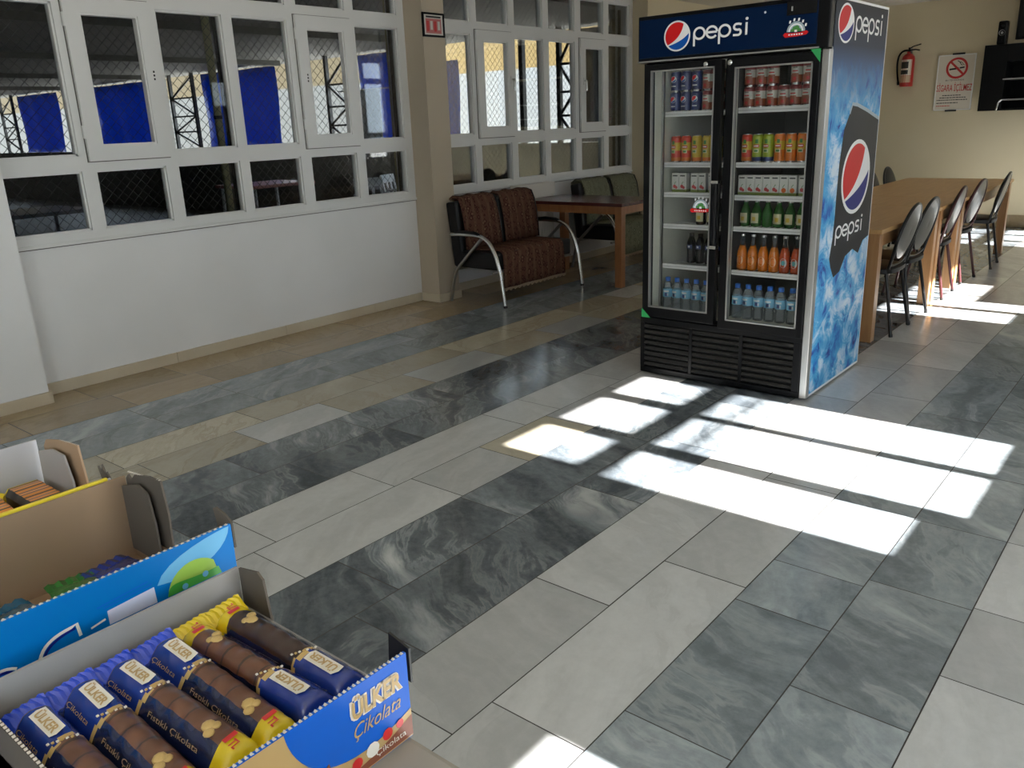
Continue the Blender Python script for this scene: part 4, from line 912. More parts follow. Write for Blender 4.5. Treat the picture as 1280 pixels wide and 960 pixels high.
def sheet(mb, prof, y0, y1, m, ny=10, wob=.006, th=.012, seed=0):
    """a cloth following the X-Z profile from y0 to y1"""
    k = len(prof); vs = []
    for s in (0, 1):
        for i, (x, z) in enumerate(prof):
            a = prof[max(i - 1, 0)]; c = prof[min(i + 1, k - 1)]; t = Vector((c[0] - a[0], c[1] - a[1])).normalized(); nn = Vector((-t.y, t.x))
            for j in range(ny + 1):
                yy = y0 + (y1 - y0) * j / ny; wv = wob * math.sin(5.1 * j / ny * 3 + i * .7 + seed); vs.append((x + nn.x * (wv + s * th), yy, z + nn.y * (wv + s * th)))
    n1 = ny + 1; q = lambda s, i, j: s * k * n1 + i * n1 + j
    fs = [[q(1, i, j), q(1, i + 1, j), q(1, i + 1, j + 1), q(1, i, j + 1)] for i in range(k - 1) for j in range(ny)] + [[q(0, i, j + 1), q(0, i + 1, j + 1), q(0, i + 1, j), q(0, i, j)] for i in range(k - 1) for j in range(ny)]
    fs += [[q(0, i, 0), q(0, i + 1, 0), q(1, i + 1, 0), q(1, i, 0)] for i in range(k - 1)] + [[q(1, i, ny), q(1, i + 1, ny), q(0, i + 1, ny), q(0, i, ny)] for i in range(k - 1)]
    fs += [[q(1, 0, j), q(1, 0, j + 1), q(0, 0, j + 1), q(0, 0, j)] for j in range(ny)] + [[q(0, k - 1, j), q(0, k - 1, j + 1), q(1, k - 1, j + 1), q(1, k - 1, j)] for j in range(ny)]
    mb.add(vs, fs, m, True); return mb
def sofa(label, cover, dx, dy, ln):
    y0, y1 = 5.25 + dy, 5.25 + ln + dy; X = lambda x: x + dx
    t = thing('two_seat_sofa', label, 'sofa', (X(-4.8), (y0 + y1) / 2, 0), 0, 'steel framed sofas below the right window')
    b = MB(); b.box(X(-5.06), X(-4.565), y0 + .035, y1 - .035, .30, .445, 'vinyl_black', .02); b.build('seat', t)
    b = MB(); M = Matrix.Translation((X(-5.0), 0, .32)) @ Matrix.Rotation(R(-7), 4, 'Y'); b.box(-.06, .05, y0 + .03, y1 - .03, -.01, .545, 'vinyl_black', .02, M); b.build('backrest', t)
    side = [(-5.06, .588), (-4.93, .596), (-4.80, .595)] + bez((-4.76, .594), (-4.64, .588), (-4.585, .52), (-4.545, .42), 12) + [(-4.505, .29), (-4.465, .003)]
    for yy in (y0, y1):
        b = MB(); b.tube([(X(x), yy, z) for x, z in side], .0165, 'steel', 12); b.tube([(X(-4.465), yy, .02), (X(-4.463), yy, 0)], .018, 'foot_black', 10)
        b.tube([(X(-5.0), yy, .602), (X(-4.88), yy, .612), (X(-4.76), yy, .606), (X(-4.67), yy, .575)], [.014, .018, .018, .012], 'vinyl_black', 8); b.build('arm', t)
        b = MB(); b.tube([(X(-4.70), yy, .565), (X(-4.85), yy, .43), (X(-5.0), yy, .29), (X(-5.04), yy, .20), (X(-5.09), yy, .003)], .0145, 'steel_dull', 10); b.build('leg', t)
    b = MB(); b.tube([(X(-4.60), y0, .285), (X(-4.60), y1, .285)], .012, 'steel_dull', 8).tube([(X(-5.02), y0, .285), (X(-5.02), y1, .285)], .012, 'steel_dull', 8); b.build('cross_bar', t)
    bk = lambda s, h: (X(-5.0) + .05 * 1 + s - math.sin(R(7)) * h, .32 + h)
    half = (y1 - y0 - .16) / 2
    for i in range(2):
        a = y0 + .085 + i * (half + .05); c = a + half - .02
        prof = [bk(.012, .13), bk(.020, .24), bk(.022, .36), bk(.012, .48), bk(-.012, .553), bk(-.07, .568), bk(-.118, .545), bk(-.122, .42)]
        b = MB(); sheet(b, prof[::-1], a, c, cover, seed=i, wob=.005, th=.016); o = b.build('back_cover', t)
        e = MB(); e.tube([(x + .012, c + .006, z) for x, z in prof[:6]], .011, 'vinyl_black', 8); e.build('piping', o)
    prof = [(X(-4.93), .462), (X(-4.80), .463), (X(-4.66), .466), (X(-4.585), .46), (X(-4.552), .43), (X(-4.545), .33), (X(-4.542), .23), (X(-4.54), .145)]
    b = MB(); sheet(b, prof[::-1], y0 + .10, y1 - .17, cover, 24, .006, .010, 2); sc_ = b.build('seat_cover', t)
    b = MB()
    for j in range(44): yy = y0 + .105 + (y1 - y0 - .28) * j / 43; b.box(X(-4.548), X(-4.536), yy, yy + .012, .118 + .006 * (j % 3), .147, 'fringe')
    b.build('fringe', sc_)
    return t
sofa('two seat sofa with brown kilim covers and steel tube arms in front of the pillar', 'kilim_brown', 0, 0, 1.13)
sofa('two seat sofa with green patterned covers behind the mahogany topped table', 'kilim_green', -.06, 1.93, 1.15)

tb = thing('square_table', 'table with dark mahogany top and orange wood legs between the two sofas', 'table', (-4.63, 6.8, 0))
b = MB(); b.box(-5.20, -4.06, 6.43, 7.10, .735, .765, 'mahogany', .004); b.build('table_top', tb)
b = MB(); b.box(-5.13, -4.13, 6.45, 6.472, .665, .735, 'orange_wood').box(-5.13, -4.13, 7.06, 7.08, .665, .735, 'orange_wood').box(-4.10, -4.078, 6.50, 7.03, .665, .735, 'orange_wood').box(-5.18, -5.16, 6.50, 7.03, .665, .735, 'orange_wood'); b.build('apron', tb)
for x in (-5.185, -4.145):
    for y in (6.445, 7.015): b = MB(); b.box(x, x + .07, y, y + .07, 0, .735, 'orange_wood', .004); b.build('leg', tb)

mat('radiator_white', (.66, .62, .56), .4)
rd = thing('radiator', 'white ribbed radiator under the right window behind the brown sofa', 'radiator', (-5.28, 6.72, .12))
b = MB(); b.box(-5.34, -5.245, 6.42, 7.03, .775, .90, 'radiator_white', .004); b.build('top_cover', rd)
b = MB(); b.box(-5.33, -5.262, 6.43, 7.02, .15, .775, 'radiator_white')
for i in range(20): y = 6.44 + i * .029; b.box(-5.264, -5.250, y, y + .017, .17, .76, 'radiator_white', .003)
b.build('ribbed_panel', rd)
b = MB(); b.tube([(-5.30, 6.40, .2), (-5.30, 6.40, .12), (-5.34, 6.40, .12)], .011, 'steel_dull', 8).tube([(-5.30, 6.44, .2), (-5.30, 6.40, .2)], .011, 'steel_dull', 8)
b.box(-5.34, -5.30, 6.5, 6.53, .0, .16, 'radiator_white').box(-5.34, -5.30, 6.93, 6.96, .0, .16, 'radiator_white'); b.build('pipe', rd)
tb2 = thing('side_table', 'dark mahogany topped table beyond the green sofa, mostly hidden by the refrigerator', 'table', (-4.78, 8.85, 0))
b = MB(); b.box(-5.10, -4.45, 8.55, 9.15, .735, .765, 'mahogany', .004); b.build('table_top', tb2)
for x in (-5.08, -4.53):
    for y in (8.57, 9.07): b = MB(); b.box(x, x + .06, y, y + .06, 0, .735, 'orange_wood', .004); b.build('leg', tb2)

# ------------------------------------------------------------------ things standing in the yard
mat('table_blue', (.17, .20, .25), .35); mat('table_pink', (.62, .27, .24), .4); mat('chair_white', (.75, .75, .74), .4); mat('sheet_pale', (.55, .62, .72), .7, var=.12, vscale=5)
def yard_table(x, y, z, sx, sy, m, label):
    t = thing('plastic_table', label, 'table', (x, y, -.02), 0)
    b = MB(); b.box(x - sx, x + sx, y - sy, y + sy, z - .04, z, m, .012); b.build('table_top', t)
    for i in (-1, 1):
        for j in (-1, 1): b = MB(); b.tube([(x + i * sx * .85, y + j * sy * .85, z - .03), (x + i * sx * .9, y + j * sy * .9, -.02)], .022, 'chair_white' if m == 'table_pink' else m, 8); b.build('leg', t)
yard_table(-9.3, 3.55, .82, .45, .42, 'table_blue', 'blue grey plastic table in the dark yard behind the lower left pane')
yard_table(-9.6, 6.55, .86, .42, .48, 'table_pink', 'pink topped plastic table in the dark yard behind the fourth lower pane')
def yard_chair(x, y, rz, label):
    t = thing('plastic_chair', label, 'chair', (x, y, -.02), rz, 'white plastic chairs in the yard')
    b = MB(); b.box(-.22, .22, -.22, .22, .40, .43, 'chair_white', .012); b.build('seat', t, False)
    b = MB(); M = Matrix.Translation((.21, 0, .43)) @ Matrix.Rotation(R(12), 4, 'Y'); b.box(-.012, .012, -.21, .21, .02, .12, 'chair_white', .008, M).box(-.012, .012, -.21, .21, .30, .42, 'chair_white', .008, M)
    for k in range(4): b.box(-.01, .01, -.2 + k * .12, -.16 + k * .12, .1, .32, 'chair_white', 0, M)
    b.build('backrest', t, False)
    for i in (-1, 1):
        b = MB(); b.tube([(.2, i * .22, .62), (0, i * .23, .64), (-.2, i * .22, .62)], .018, 'chair_white', 8); b.build('arm', t, False)
        for j in (-1, 1): b = MB(); b.tube([(j * .2, i * .2, .41 if j > 0 else .62), (j * .24, i * .23, 0)], .02, 'chair_white', 8); b.build('leg', t, False)
    return t
yard_chair(-9.0, 7.85, R(150), 'white plastic armchair in the yard seen below the right sash of the left window')
dup([o for o in bpy.data.objects if o.name == 'plastic_chair'][0], (-9.3, 8.75, -.02), 'white plastic armchair in the yard below the pale hanging sheet', R(200))
b = MB(); nx = 16; vs = []
for i in range(nx + 1):
    for z in (1.22, 2.06): vs.append((-11.0 + .72 * i / nx, 9.30 + .025 * math.sin(i * 1.9), z))
b.add(vs, [[2 * i, 2 * i + 2, 2 * i + 3, 2 * i + 1] for i in range(nx)], 'sheet_pale', True); o = b.build('hanging_sheet'); md = o.modifiers.new('thickness', 'SOLIDIFY'); md.thickness = .004
tag(o, 'pale blue hanging sheet at the right end of the left window', 'sheet')
b = MB(); b.tube([(-11.3, 9.30, 2.07), (-9.9, 9.30, 2.07)], .012, 'chair_white', 8); tag(b.build('curtain_rail'), 'thin pale rail above the hanging sheet in the yard', 'rail')

# ------------------------------------------------------------------ counter and boxes of sweets in the foreground
mat('counter_top', (.32, .295, .25), .45, var=.05); mat('counter_body', (.30, .25, .19), .6)
mat('card_brown', (.30, .20, .12), .85, var=.06); mat('card_grey', (.29, .28, .27), .85, var=.04); mat('card_white', (.47, .47, .49), .7); mat('card_dark', (.085, .07, .055), .9); mat('card_edge', (.52, .47, .40), .9)
mat('print_blue', (.004, .10, .50), .35, 0, .25); mat('print_cyan', (.0, .145, .44), .4, 0, .15); mat('print_cyan_light', (.13, .38, .60), .4, 0, .2); mat('print_gold', (.45, .30, .12), .35); mat('print_choc', (.20, .055, .025), .4); mat('print_cream', (.70, .66, .58), .4)
mat('print_yellow', (.70, .56, .02), .35); mat('print_lilac', (.55, .57, .70), .5); mat('wrap_blue', (.008, .030, .22), .22, coat=.4); mat('wrap_blue_bright', (.01, .06, .60), .22, coat=.4); mat('wrap_navy', (.006, .013, .055), .22, coat=.4); mat('wrap_choc', (.125, .048, .024), .28, coat=.3, var=.25, vscale=60); mat('wrap_choc_dark', (.035, .014, .009), .28, coat=.3, var=.3, vscale=60)
mat('wrap_gold', (.50, .34, .12), .3); mat('wrap_yellow', (.66, .50, .01), .25, coat=.3); mat('wrap_orange', (.62, .22, .015), .3, coat=.3); mat('wrap_black', (.012, .012, .010), .3); mat('wrap_green', (.02, .16, .03), .25, coat=.4); mat('wrap_teal', (.01, .10, .19), .25, coat=.4); mat('leaf_lime', (.28, .45, .06), .4); mat('leaf_mid', (.04, .30, .03), .4)
CZ = 1.139
ct = thing('counter', 'beige sales counter under the boxes of sweets', 'counter', (-.45, 0, 0))
b = MB(); b.box(-1.25, .25, -.40, .281, CZ - .035, CZ, 'counter_top', .004); b.build('counter_top', ct)
b = MB(); b.box(-1.22, .22, -.38, .25, 0, CZ - .035, 'counter_body', .004); b.build('body', ct)

def jag(mb, p, q, h, m, n, th=.0016):
    """torn, perforated cardboard edge from p to q: little teeth h high"""
    p, q = Vector(p), Vector(q); d = q - p
    side = d.cross(Vector((0, 0, 1))).normalized() * th / 2
    for i in range(n):
        a = p + d * (i / n); c = p + d * ((i + .6) / n); e = p + d * ((i + .3) / n) + Vector((0, 0, h * .62))
        mb.add([a - side, c - side, e - side, a + side, c + side, e + side], [(0, 1, 2), (5, 4, 3), (0, 3, 4, 1), (1, 4, 5, 2), (2, 5, 3, 0)], m)
T = .0024
# --- box of chocolate bars
bx = thing('display_box', 'open blue printed cardboard box of chocolate bars at the front of the counter', 'box', (-.42, .195, CZ), 0, 'open boxes of sweets on the counter')
ax0, ax1, ay0, ay1, az = -.507, -.3295, .108, .282, 1.199
b = MB(); b.box(ax0, ax1 - T, ay0, ay1 - T, CZ + .0004, 1.1635, 'card_grey').box(ax0 - T, ax0, ay0, ay1, CZ + .0004, 1.197, 'card_grey').box(ax0, ax1 - T, ay1 - T, ay1, CZ + .0004, 1.1665, 'card_grey').box(ax0, ax1 - T, ay0, ay0 + T, CZ + .003, 1.190, 'card_dark')
jag(b, (ax0, ay0 + T / 2, 1.19), (ax1 - T, ay0 + T / 2, 1.19), .0016, 'card_edge', 44); b.build('tray', bx)
b = MB(); b.prism([(-.507, 1.150), (-.507, 1.196), (-.483, 1.2005), (-.477, 1.196), (-.474, 1.172), (-.470, 1.150)], (0, ay1 + .0022, 0), XA, ZA, .0018, 'card_dark'); b.build('flap', bx)
b = MB(); b.prism([(-.3297, 1.200), (-.347, 1.2045), (-.349, 1.180), (-.3297, 1.176)], (0, ay1 + .004, 0), XA, ZA, .0016, 'wrap_black'); b.build('flap', bx)
b = MB(); b.box(ax1 - T, ax1, ay0, ay1, CZ + .0004, az, 'print_blue'); jag(b, (ax1 - T / 2, ay0, az), (ax1 - T / 2, ay1, az), .0018, 'card_edge', 52); fp = b.build('front_panel', bx)
b = MB(); xo = ax1 + .0001
def yz(P): return [(y, z) for y, z in P]
b.prism([(ay0, CZ + .001), (ay1, CZ + .001), (ay1, 1.1600)] + bez((ay1, 1.160), (.25, 1.149), (.222, 1.152), (.206, 1.170), 10) + bez((.206, 1.170), (.198, 1.180), (.195, 1.19), (.194, az - .0003), 6) + [(ay0, az - .0003)], (xo, 0, 0), YA, ZA, .0002, 'print_gold')
b.prism([(.205, CZ + .002), (ay1, CZ + .002), (ay1, 1.1555)] + bez((ay1, 1.1555), (.262, 1.147), (.235, 1.143), (.205, CZ + .004), 8), (xo, 0, 0), YA, ZA, .0004, 'print_choc')
b.prism(bez((.150, 1.150), (.165, 1.176), (.178, 1.176), (.186, 1.152), 10), (xo, 0, 0), YA, ZA, .0004, 'print_choc').prism(bez((.112, 1.150), (.13, 1.17), (.145, 1.17), (.15, 1.15), 10), (xo, 0, 0), YA, ZA, .0004, 'card_brown')
b.prism([(.208, 1.142), (.212, 1.158), (.219, 1.163), (.222, 1.150), (.219, 1.142)], (xo, 0, 0), YA, ZA, .0006, 'print_choc')
for y, z in ((.213, 1.148), (.216, 1.155), (.218, 1.147)): b.prism([(y + .0022 * math.cos(k), z + .003 * math.sin(k)) for k in range(0, 6)], (xo, 0, 0), YA, ZA, .0008, 'print_cream')
for y, z, r in ((.238, 1.149, .004), (.25, 1.151, .005), (.262, 1.154, .004), (.272, 1.155, .003)): b.prism(arc(y, z, r, 0, 360, 10)[:-1], (xo, 0, 0), YA, ZA, .0006, 'label_red' if r < .005 else 'print_cream')
b.text('Çikolata', (xo, .2375, 1.1635), YA, (0, .12, 1), .036, .0115, .0004, 'print_gold', 0, .25)
b.text('ÜLKER', (xo, .2365, 1.1775), YA, (0, .05, 1), .0405, .0165, .0003, 'print_cream', .09); b.text('ÜLKER', (xo, .2378, 1.1786), YA, (0, .05, 1), .0380, .0146, .0010, 'print_gold', .03)
b.text('Çikolata', (xo, .252, 1.1435), YA, ZA, .024, .005, .0008, 'print_cream'); b.build('printed_panel', fp)

def choc_bar(label, dark):
    t = thing('chocolate_bar', label, 'chocolate bar', (0, 0, 0), 0, 'chocolate bars in the blue box')
    L_ = .140; sec = [(-.0125, 0), (-.0148, .003), (-.0142, .0065), (-.0108, .0112), (-.0068, .0160), (-.0028, .0196), (.001, .0208), (.005, .0205), (.009, .0190), (.0122, .0145), (.0135, .0095), (.0133, .004), (.0120, 0)]
    nseg = 72; k = len(sec); b = MB(); cc = 'wrap_choc_dark' if dark else 'wrap_choc'; vs = []; fs = []; ms = []
    for i in range(nseg + 1):
        u = i / nseg; x = -L_ / 2 + L_ * u; e = min(1, min(u, 1 - u) / .07); e = math.sin(e * math.pi / 2)
        puff = 1 + (.022 * math.sin(u * 60) if .38 < u < .85 else .008 * math.sin(u * 40)) + .02 * math.sin(u * 13)
        vs += [(x, y * (.90 + .10 * e), .006 + (z - .006) * e * puff + .0004 * math.sin(50 * u + y * 300)) for y, z in sec]
    for i in range(nseg):
        u = (i + .5) / nseg
        for j in range(k - 1):
            w_ = .015 * math.sin(j * 1.7)
            if u < .33 + w_: m = 'wrap_blue'
            elif u < .355 + w_: m = 'wrap_gold'
            elif u < .87: m = 'wrap_navy' if (j <= 4 or j >= 9) else ('wrap_choc_dark' if i % 9 == 0 else cc)
            else: m = 'wrap_yellow'
            fs.append((i * k + j, i * k + j + 1, (i + 1) * k + j + 1, (i + 1) * k + j)); ms.append(m)
        fs.append((i * k, (i + 1) * k, (i + 1) * k + k - 1, i * k + k - 1)); ms.append('wrap_navy')
    b.multi(vs, fs, ms)
    b.build('wrapper', t, False)
    for s, m in ((-1, 'wrap_blue_bright'), (1, 'wrap_yellow')):
        b = MB(); n = 12; vs = []
        for j in range(n + 1):
            yy = -.0145 + .029 * j / n
            for q, (ox, oz) in enumerate(((0, .0065), (.004, .0085 + .0008 * (j % 2)), (.008, .012 + .0012 * (j % 2)), (.0105 + .0018 * (j % 2), .0145))): vs.append((s * (L_ / 2 - .001 + ox), yy, oz))
        fs = [[4 * j + q, 4 * j + q + 1, 4 * j + q + 5, 4 * j + q + 4][::s] for j in range(n) for q in range(3)]
        b.add(vs, fs, m, False); o = b.build('crimped_end', t, False); md = o.modifiers.new('thickness', 'SOLIDIFY'); md.thickness = .0006
    b = MB(); v_ = (0, .94, .18)
    b.prism([(-.001, -.001), (.0265, -.001), (.028, .0025), (.0265, .0085), (.0, .0085), (-.002, .004)], (-.055, -.0005, .0209), XA, (0, .99, .05), .0006, 'print_cream')
    b.text('ÜLKER', (-.0540, .0003, .0209), XA, (0, .99, .05), .0245, .0066, .0010, 'print_gold', .03); b.text('Çikolata', (-.060, -.0098, .0124), XA, (0, .65, .76), .028, .0042, .0006, 'print_gold', 0, .2)
    for i in range(7): b.box(-.0255 + i * .0012, -.0240 + i * .0012, -.005 + i * .0022, -.0034 + i * .0022, .0200, .0210, 'wrap_gold' if i % 2 else 'print_cream', .0004)
    for nx_, ny_, r_ in ((.036, .002, .0042), (.041, -.001, .0034), (.0395, .0045, .003)): b.lathe([(r_, 0), (r_ * .9, r_ * .25), (r_ * .55, r_ * .42), (0, r_ * .48)], (nx_, ny_, .0200), 'wrap_gold', 9)
    b.text('Fıstıklı Çikolata', (-.012, -.0104, .0117), XA, (0, .65, .76), .052, .0042, .0006, 'print_gold'); b.build('printed_label', t, False)
    b = MB(); b.text('1', (.0535, -.001, .0200), XA, YA, .0036, .0085, .0014, 'label_red', .02); b.text('TL', (.0580, -.001, .0192), XA, YA, .0065, .0055, .0018, 'label_red', .02); b.build('price_print', t, False)
    return t
BY = [.1265, .1535, .1805, .2075, .2345, .2605]
cb1 = choc_bar('chocolate bar nearest the camera in the blue box', False); cb1.location = (-.418, BY[0], 1.1655); cb1.rotation_euler = (R(7), 0, 0)
for i, (nm) in enumerate(('second from the near side', 'third from the near side', 'fourth from the near side')):
    o = dup(cb1, (-.4185 + .001 * (i % 2), BY[i + 1], 1.1658 + .0015 * (i == 1)), f'chocolate bar in the blue box, {nm}'); o.rotation_euler = (R(7), R([.5, -.5, .5][i]), R([-1.5, 1, -1][i]))
o = dup(cb1, (-.418, BY[4], 1.1665), 'chocolate bar turned round in the blue box, second from the far side'); o.rotation_euler = (R(-4), R(1), R(181))
cb6 = choc_bar('dark chocolate bar at the far side of the blue box', True); cb6.location = (-.418, BY[5], 1.1665); cb6.rotation_euler = (R(-5), 0, R(180))

# --- cyan box behind it
bb = thing('display_box', 'open cyan printed cardboard box with a brown inside, middle of the three boxes', 'box', (-.61, .17, CZ), 0, 'open boxes of sweets on the counter')
cx0, cx1, cy0, cy1, cz1 = -.693, -.5295, .03, .294, 1.2205
b = MB(); b.box(cx0, cx1 - T, cy0, cy1, CZ + .0004, CZ + .003, 'card_brown').box(cx0 - T, cx0, cy0, cy1, CZ + .0004, 1.2185, 'card_brown').box(cx0, cx1 - T, cy1 - T, cy1, CZ + .003, 1.165, 'card_brown').box(cx0, cx1 - T, cy0, cy0 + T, CZ + .003, 1.21, 'card_brown'); b.build('tray', bb)
b = MB(); b.prism([(-.693, 1.150), (-.693, 1.2165), (-.688, 1.221), (-.684, 1.2165), (-.676, 1.2235), (-.650, 1.2285), (-.631, 1.2285), (-.627, 1.20), (-.630, 1.150)], (0, cy1 + .0022, 0), XA, ZA, .0018, 'card_dark'); o = b.build('flap', bb)
b = MB(); b.prism([(-.690, 1.152), (-.690, 1.212), (-.660, 1.2205), (-.645, 1.216), (-.640, 1.19), (-.640, 1.152)], (0, cy1 - .004, 0), XA, ZA, .0018, 'card_dark'); jag(b, (-.690, cy1 + .0018, 1.2225), (-.632, cy1 + .0018, 1.2285), .0014, 'card_edge', 16); b.build('inner_flap', o)
b = MB(); b.prism([(-.5295, 1.221), (-.538, 1.226), (-.549, 1.2285), (-.553, 1.2265), (-.548, 1.205), (-.5295, 1.200)], (0, cy1 + .0022, 0), XA, ZA, .0016, 'card_dark'); b.build('flap', bb)
b = MB(); b.box(cx1 - T, cx1, cy0, cy1, CZ + .0004, cz1, 'print_cyan'); jag(b, (cx1 - T / 2, cy0, cz1), (cx1 - T / 2, cy1, cz1), .0014, 'card_edge', 60); fp2 = b.build('front_panel', bb)
b = MB(); xo = cx1 + .0001
b.prism([(.232, 1.198)] + bez((.232, 1.198), (.238, 1.216), (.285, 1.220), (.292, 1.2195), 8) + bez((.292, 1.2195), (.290, 1.205), (.27, 1.196), (.25, 1.195), 8), (xo, 0, 0), YA, ZA, .0002, 'print_cyan_light')
b.prism(bez((.238, 1.186), (.241, 1.204), (.262, 1.212), (.276, 1.199), 10) + [(.279, 1.186)], (xo, 0, 0), YA, ZA, .0004, 'leaf_lime').prism(bez((.238, 1.186), (.240, 1.200), (.250, 1.190), (.279, 1.1925), 10) + [(.281, 1.186)], (xo, 0, 0), YA, ZA, .0006, 'leaf_mid')
for y, z in ((.2515, 1.1885), (.268, 1.191)): b.prism(arc(y, z, .0024, 0, 360, 10)[:-1], (xo, 0, 0), YA, ZA, .0008, 'print_cyan_light')
b.prism([(.196, 1.186), (.230, 1.186), (.2295, 1.1985), (.196, 1.1965)], (xo, 0, 0), YA, ZA, .0003, 'print_lilac')
b.stroke([(.190, 1.2015), (.226, 1.2045)], .0007, (xo, 0, 0), YA, ZA, .0003, 'print_blue').stroke([(.194, 1.1995), (.228, 1.2015)], .0007, (xo, 0, 0), YA, ZA, .0003, 'print_blue')
for P, wd, m, d in ((bez((.150, 1.182), (.152, 1.192), (.160, 1.196), (.172, 1.1965), 10) + [(.176, 1.1975), (.177, 1.188)], .0022, 'print_cream', .0003), (bez((.1525, 1.182), (.154, 1.190), (.162, 1.194), (.1745, 1.195), 10), .0018, 'logo_navy', .0005),
                    ([(.184, 1.1895), (.194, 1.1915)], .0014, 'print_cream', .0003), (bez((.118, 1.182), (.122, 1.190), (.13, 1.191), (.137, 1.186), 8), .002, 'print_cream', .0003), (bez((.119, 1.181), (.123, 1.188), (.13, 1.189), (.1355, 1.184), 8), .0018, 'logo_navy', .0005)):
    b.stroke(P, wd, (xo, 0, 0), YA, ZA, d, m)
b.build('printed_panel', fp2)
def packet(label, m1, m2, group):
    t = thing('sweet_packet', label, 'packet', (0, 0, 0), 0, group)
    b = MB(); nu, nv = 14, 8; L_, Wd = .088, .040
    for s in (1, -1):
        vs = [(-L_ / 2 + L_ * i / nu, -Wd / 2 + Wd * j / nv, .009 + s * .009 * (math.sin(math.pi * min(1, max(0, (i / nu - .06) / .88))) ** .5) * (math.sin(math.pi * j / nv) ** .6) + .0008 * math.sin(i * 2.1 + j)) for i in range(nu + 1) for j in range(nv + 1)]
        fs = [[i * (nv + 1) + j, (i + 1) * (nv + 1) + j, (i + 1) * (nv + 1) + j + 1, i * (nv + 1) + j + 1][::s] for i in range(nu) for j in range(nv)]
        b.multi(vs, fs, [m2 if 4 < i < 9 and 1 < j < 6 else m1 for i in range(nu) for j in range(nv)])
    b.build('wrapper', t, False)
    for s in (-1, 1):
        b = MB(); n = 10; vs = []
        for j in range(n + 1):
            for ox in (0, .005, .010 + .002 * (j % 2)): vs.append((s * (L_ / 2 - .001 + ox), -Wd / 2 + Wd * j / n, .009 + .0008 * (j % 2)))
        b.add(vs, [[3 * j + q, 3 * j + q + 1, 3 * j + q + 4, 3 * j + q + 3][::s] for j in range(n) for q in range(2)], m1); o = b.build('crimped_end', t, False); md = o.modifiers.new('thickness', 'SOLIDIFY'); md.thickness = .0006
    return t
gp = 'wrapped sweets in the cyan box'
pk = packet('blue and green wrapped sweet at the near end of the cyan box', 'wrap_teal', 'wrap_green', gp); pk.location = (-.622, .085, 1.1455); pk.rotation_euler = (0, 0, R(14))
pk2 = packet('green wrapped sweet second from the near end of the cyan box', 'wrap_green', 'wrap_teal', gp); pk2.location = (-.630, .131, 1.1455); pk2.rotation_euler = (0, 0, R(-10))
o = dup(pk, (-.622, .178, 1.146), 'blue and green wrapped sweet in the middle of the cyan box'); o.rotation_euler = (0, 0, R(8))
o = dup(pk2, (-.624, .222, 1.146), 'green wrapped sweet second from the far end of the cyan box'); o.rotation_euler = (0, 0, R(-6))
pk3 = packet('bright blue wrapped sweet with white print at the far end of the cyan box', 'wrap_blue', 'print_cream', gp); pk3.location = (-.624, .264, 1.1465); pk3.rotation_euler = (0, 0, R(12))

# --- white box at the back
bc = thing('display_box', 'open cardboard box with a white inside and yellow front edge, farthest of the three boxes', 'box', (-.775, .17, CZ), 0, 'open boxes of sweets on the counter')
dx0, dx1, dy0, dy1 = -.852, -.698, .03, .284
b = MB(); b.box(dx0, dx1 - T, dy0, dy1 - T, CZ + .0004, 1.1625, 'card_white').box(dx0 - T, dx0, dy0, dy1, CZ + .0004, 1.2205, 'card_white').box(dx0, dx1 - T, dy1 - T, dy1, CZ + .003, 1.175, 'card_white').box(dx0, dx1 - T, dy0, dy0 + T, CZ + .003, 1.21, 'card_white'); b.build('tray', bc)
b = MB(); b.box(dx1 - T, dx1, dy0, dy1, CZ + .0004, 1.2185, 'card_white').box(dx1 - T - .0006, dx1 + .0008, dy0, dy1 - .003, 1.2165, 1.2200, 'print_yellow', .0008); b.build('front_panel', bc)
b = MB(); b.prism([(-.840, 1.150), (-.836, 1.218), (-.828, 1.226), (-.80, 1.2315), (-.757, 1.2355), (-.752, 1.20), (-.752, 1.150)], (0, dy1 + .0022, 0), XA, ZA, .0018, 'card_brown'); o = b.build('flap', bc)
b = MB(); b.prism([(-.838, 1.152), (-.834, 1.215), (-.80, 1.2245), (-.775, 1.224), (-.766, 1.20), (-.766, 1.152)], (0, dy1 - .0045, 0), XA, ZA, .0018, 'card_grey'); jag(b, (-.757, dy1 + .0018, 1.235), (-.8, dy1 + .0018, 1.231), .0013, 'card_edge', 12); b.build('inner_flap', o)
b = MB(); b.prism([(-.700, 1.214), (-.707, 1.222), (-.709, 1.2195), (-.714, 1.2275), (-.716, 1.219), (-.722, 1.224), (-.716, 1.208), (-.700, 1.204)], (0, dy1 + .0022, 0), XA, ZA, .0016, 'card_dark'); b.build('flap', bc)
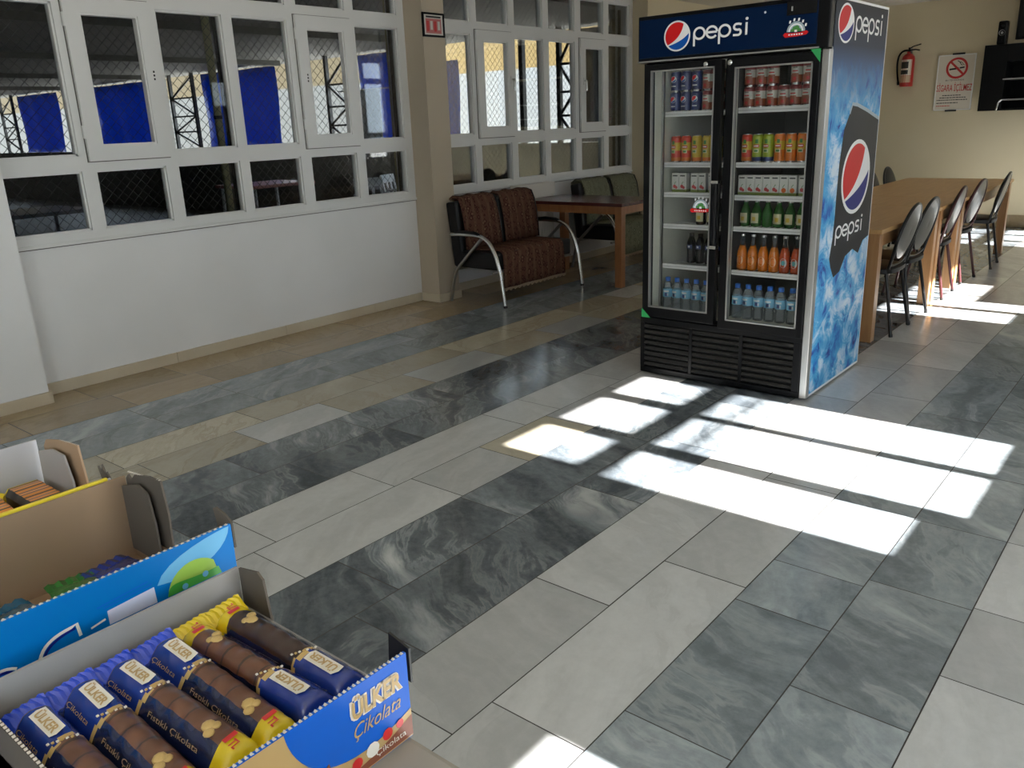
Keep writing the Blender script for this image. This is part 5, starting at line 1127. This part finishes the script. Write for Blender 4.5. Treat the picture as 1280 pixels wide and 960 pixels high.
def wafer(label, loc, rz):
    t = thing('wafer_packet', label, 'packet', (0, 0, 0), 0, 'orange and black wafer packets in the white box')
    b = MB(); L_, Wd, H = .118, .034, .028; n = 48; sec = [(-.5, 0), (-.5, .8), (-.38, 1), (.38, 1), (.5, .8), (.5, 0)]; rg = []
    for i in range(n + 1):
        u = i / n; e = math.sin(min(1, min(u, 1 - u) / .10) * math.pi / 2); rg.append([(-L_ / 2 + L_ * u, y * Wd, H * .4 + (z * H - H * .4) * e * (1 + .02 * math.sin(u * 40))) for y, z in sec])
    for i in range(n):
        u = (i + .5) / n
        for j in range(5):
            top = j == 2; m = 'wrap_orange' if (j == 3 or j == 4 or top and (i % 3 != 1) and u > .12) else 'wrap_black'
            if u < .10 or u > .9: m = 'wrap_yellow'
            b.add([rg[i][j], rg[i + 1][j], rg[i + 1][j + 1], rg[i][j + 1]], [(0, 3, 2, 1)], m, True)
        b.add([rg[i][0], rg[i + 1][0], rg[i + 1][5], rg[i][5]], [(0, 1, 2, 3)], 'wrap_black')
    b.build('wrapper', t, False)
    for s in (-1, 1):
        b = MB(); k = 10; vs = []
        for j in range(k + 1):
            for ox in (0, .005, .010 + .002 * (j % 2)): vs.append((s * (L_ / 2 - .001 + ox), -Wd / 2 + Wd * j / k, H * .4 + ox * .5 + .0006 * (j % 2)))
        b.add(vs, [[3 * j + q, 3 * j + q + 1, 3 * j + q + 4, 3 * j + q + 3][::s] for j in range(k) for q in range(2)], 'wrap_yellow'); o = b.build('crimped_end', t, False); md = o.modifiers.new('thickness', 'SOLIDIFY'); md.thickness = .0006
    t.location = loc; t.rotation_euler = (0, 0, R(rz)); return t
wf = wafer('orange and black wafer packet at the far end of the white box', (-.775, .255, 1.164), 0)
dup(wf, (-.776, .213, 1.166), 'orange and black wafer packet second from the far end of the white box', R(-3))
dup(wf, (-.774, .172, 1.164), 'orange and black wafer packet third from the far end of the white box', R(2))
dup(wf, (-.775, .130, 1.163), 'orange and black wafer packet fourth from the far end of the white box', 0)
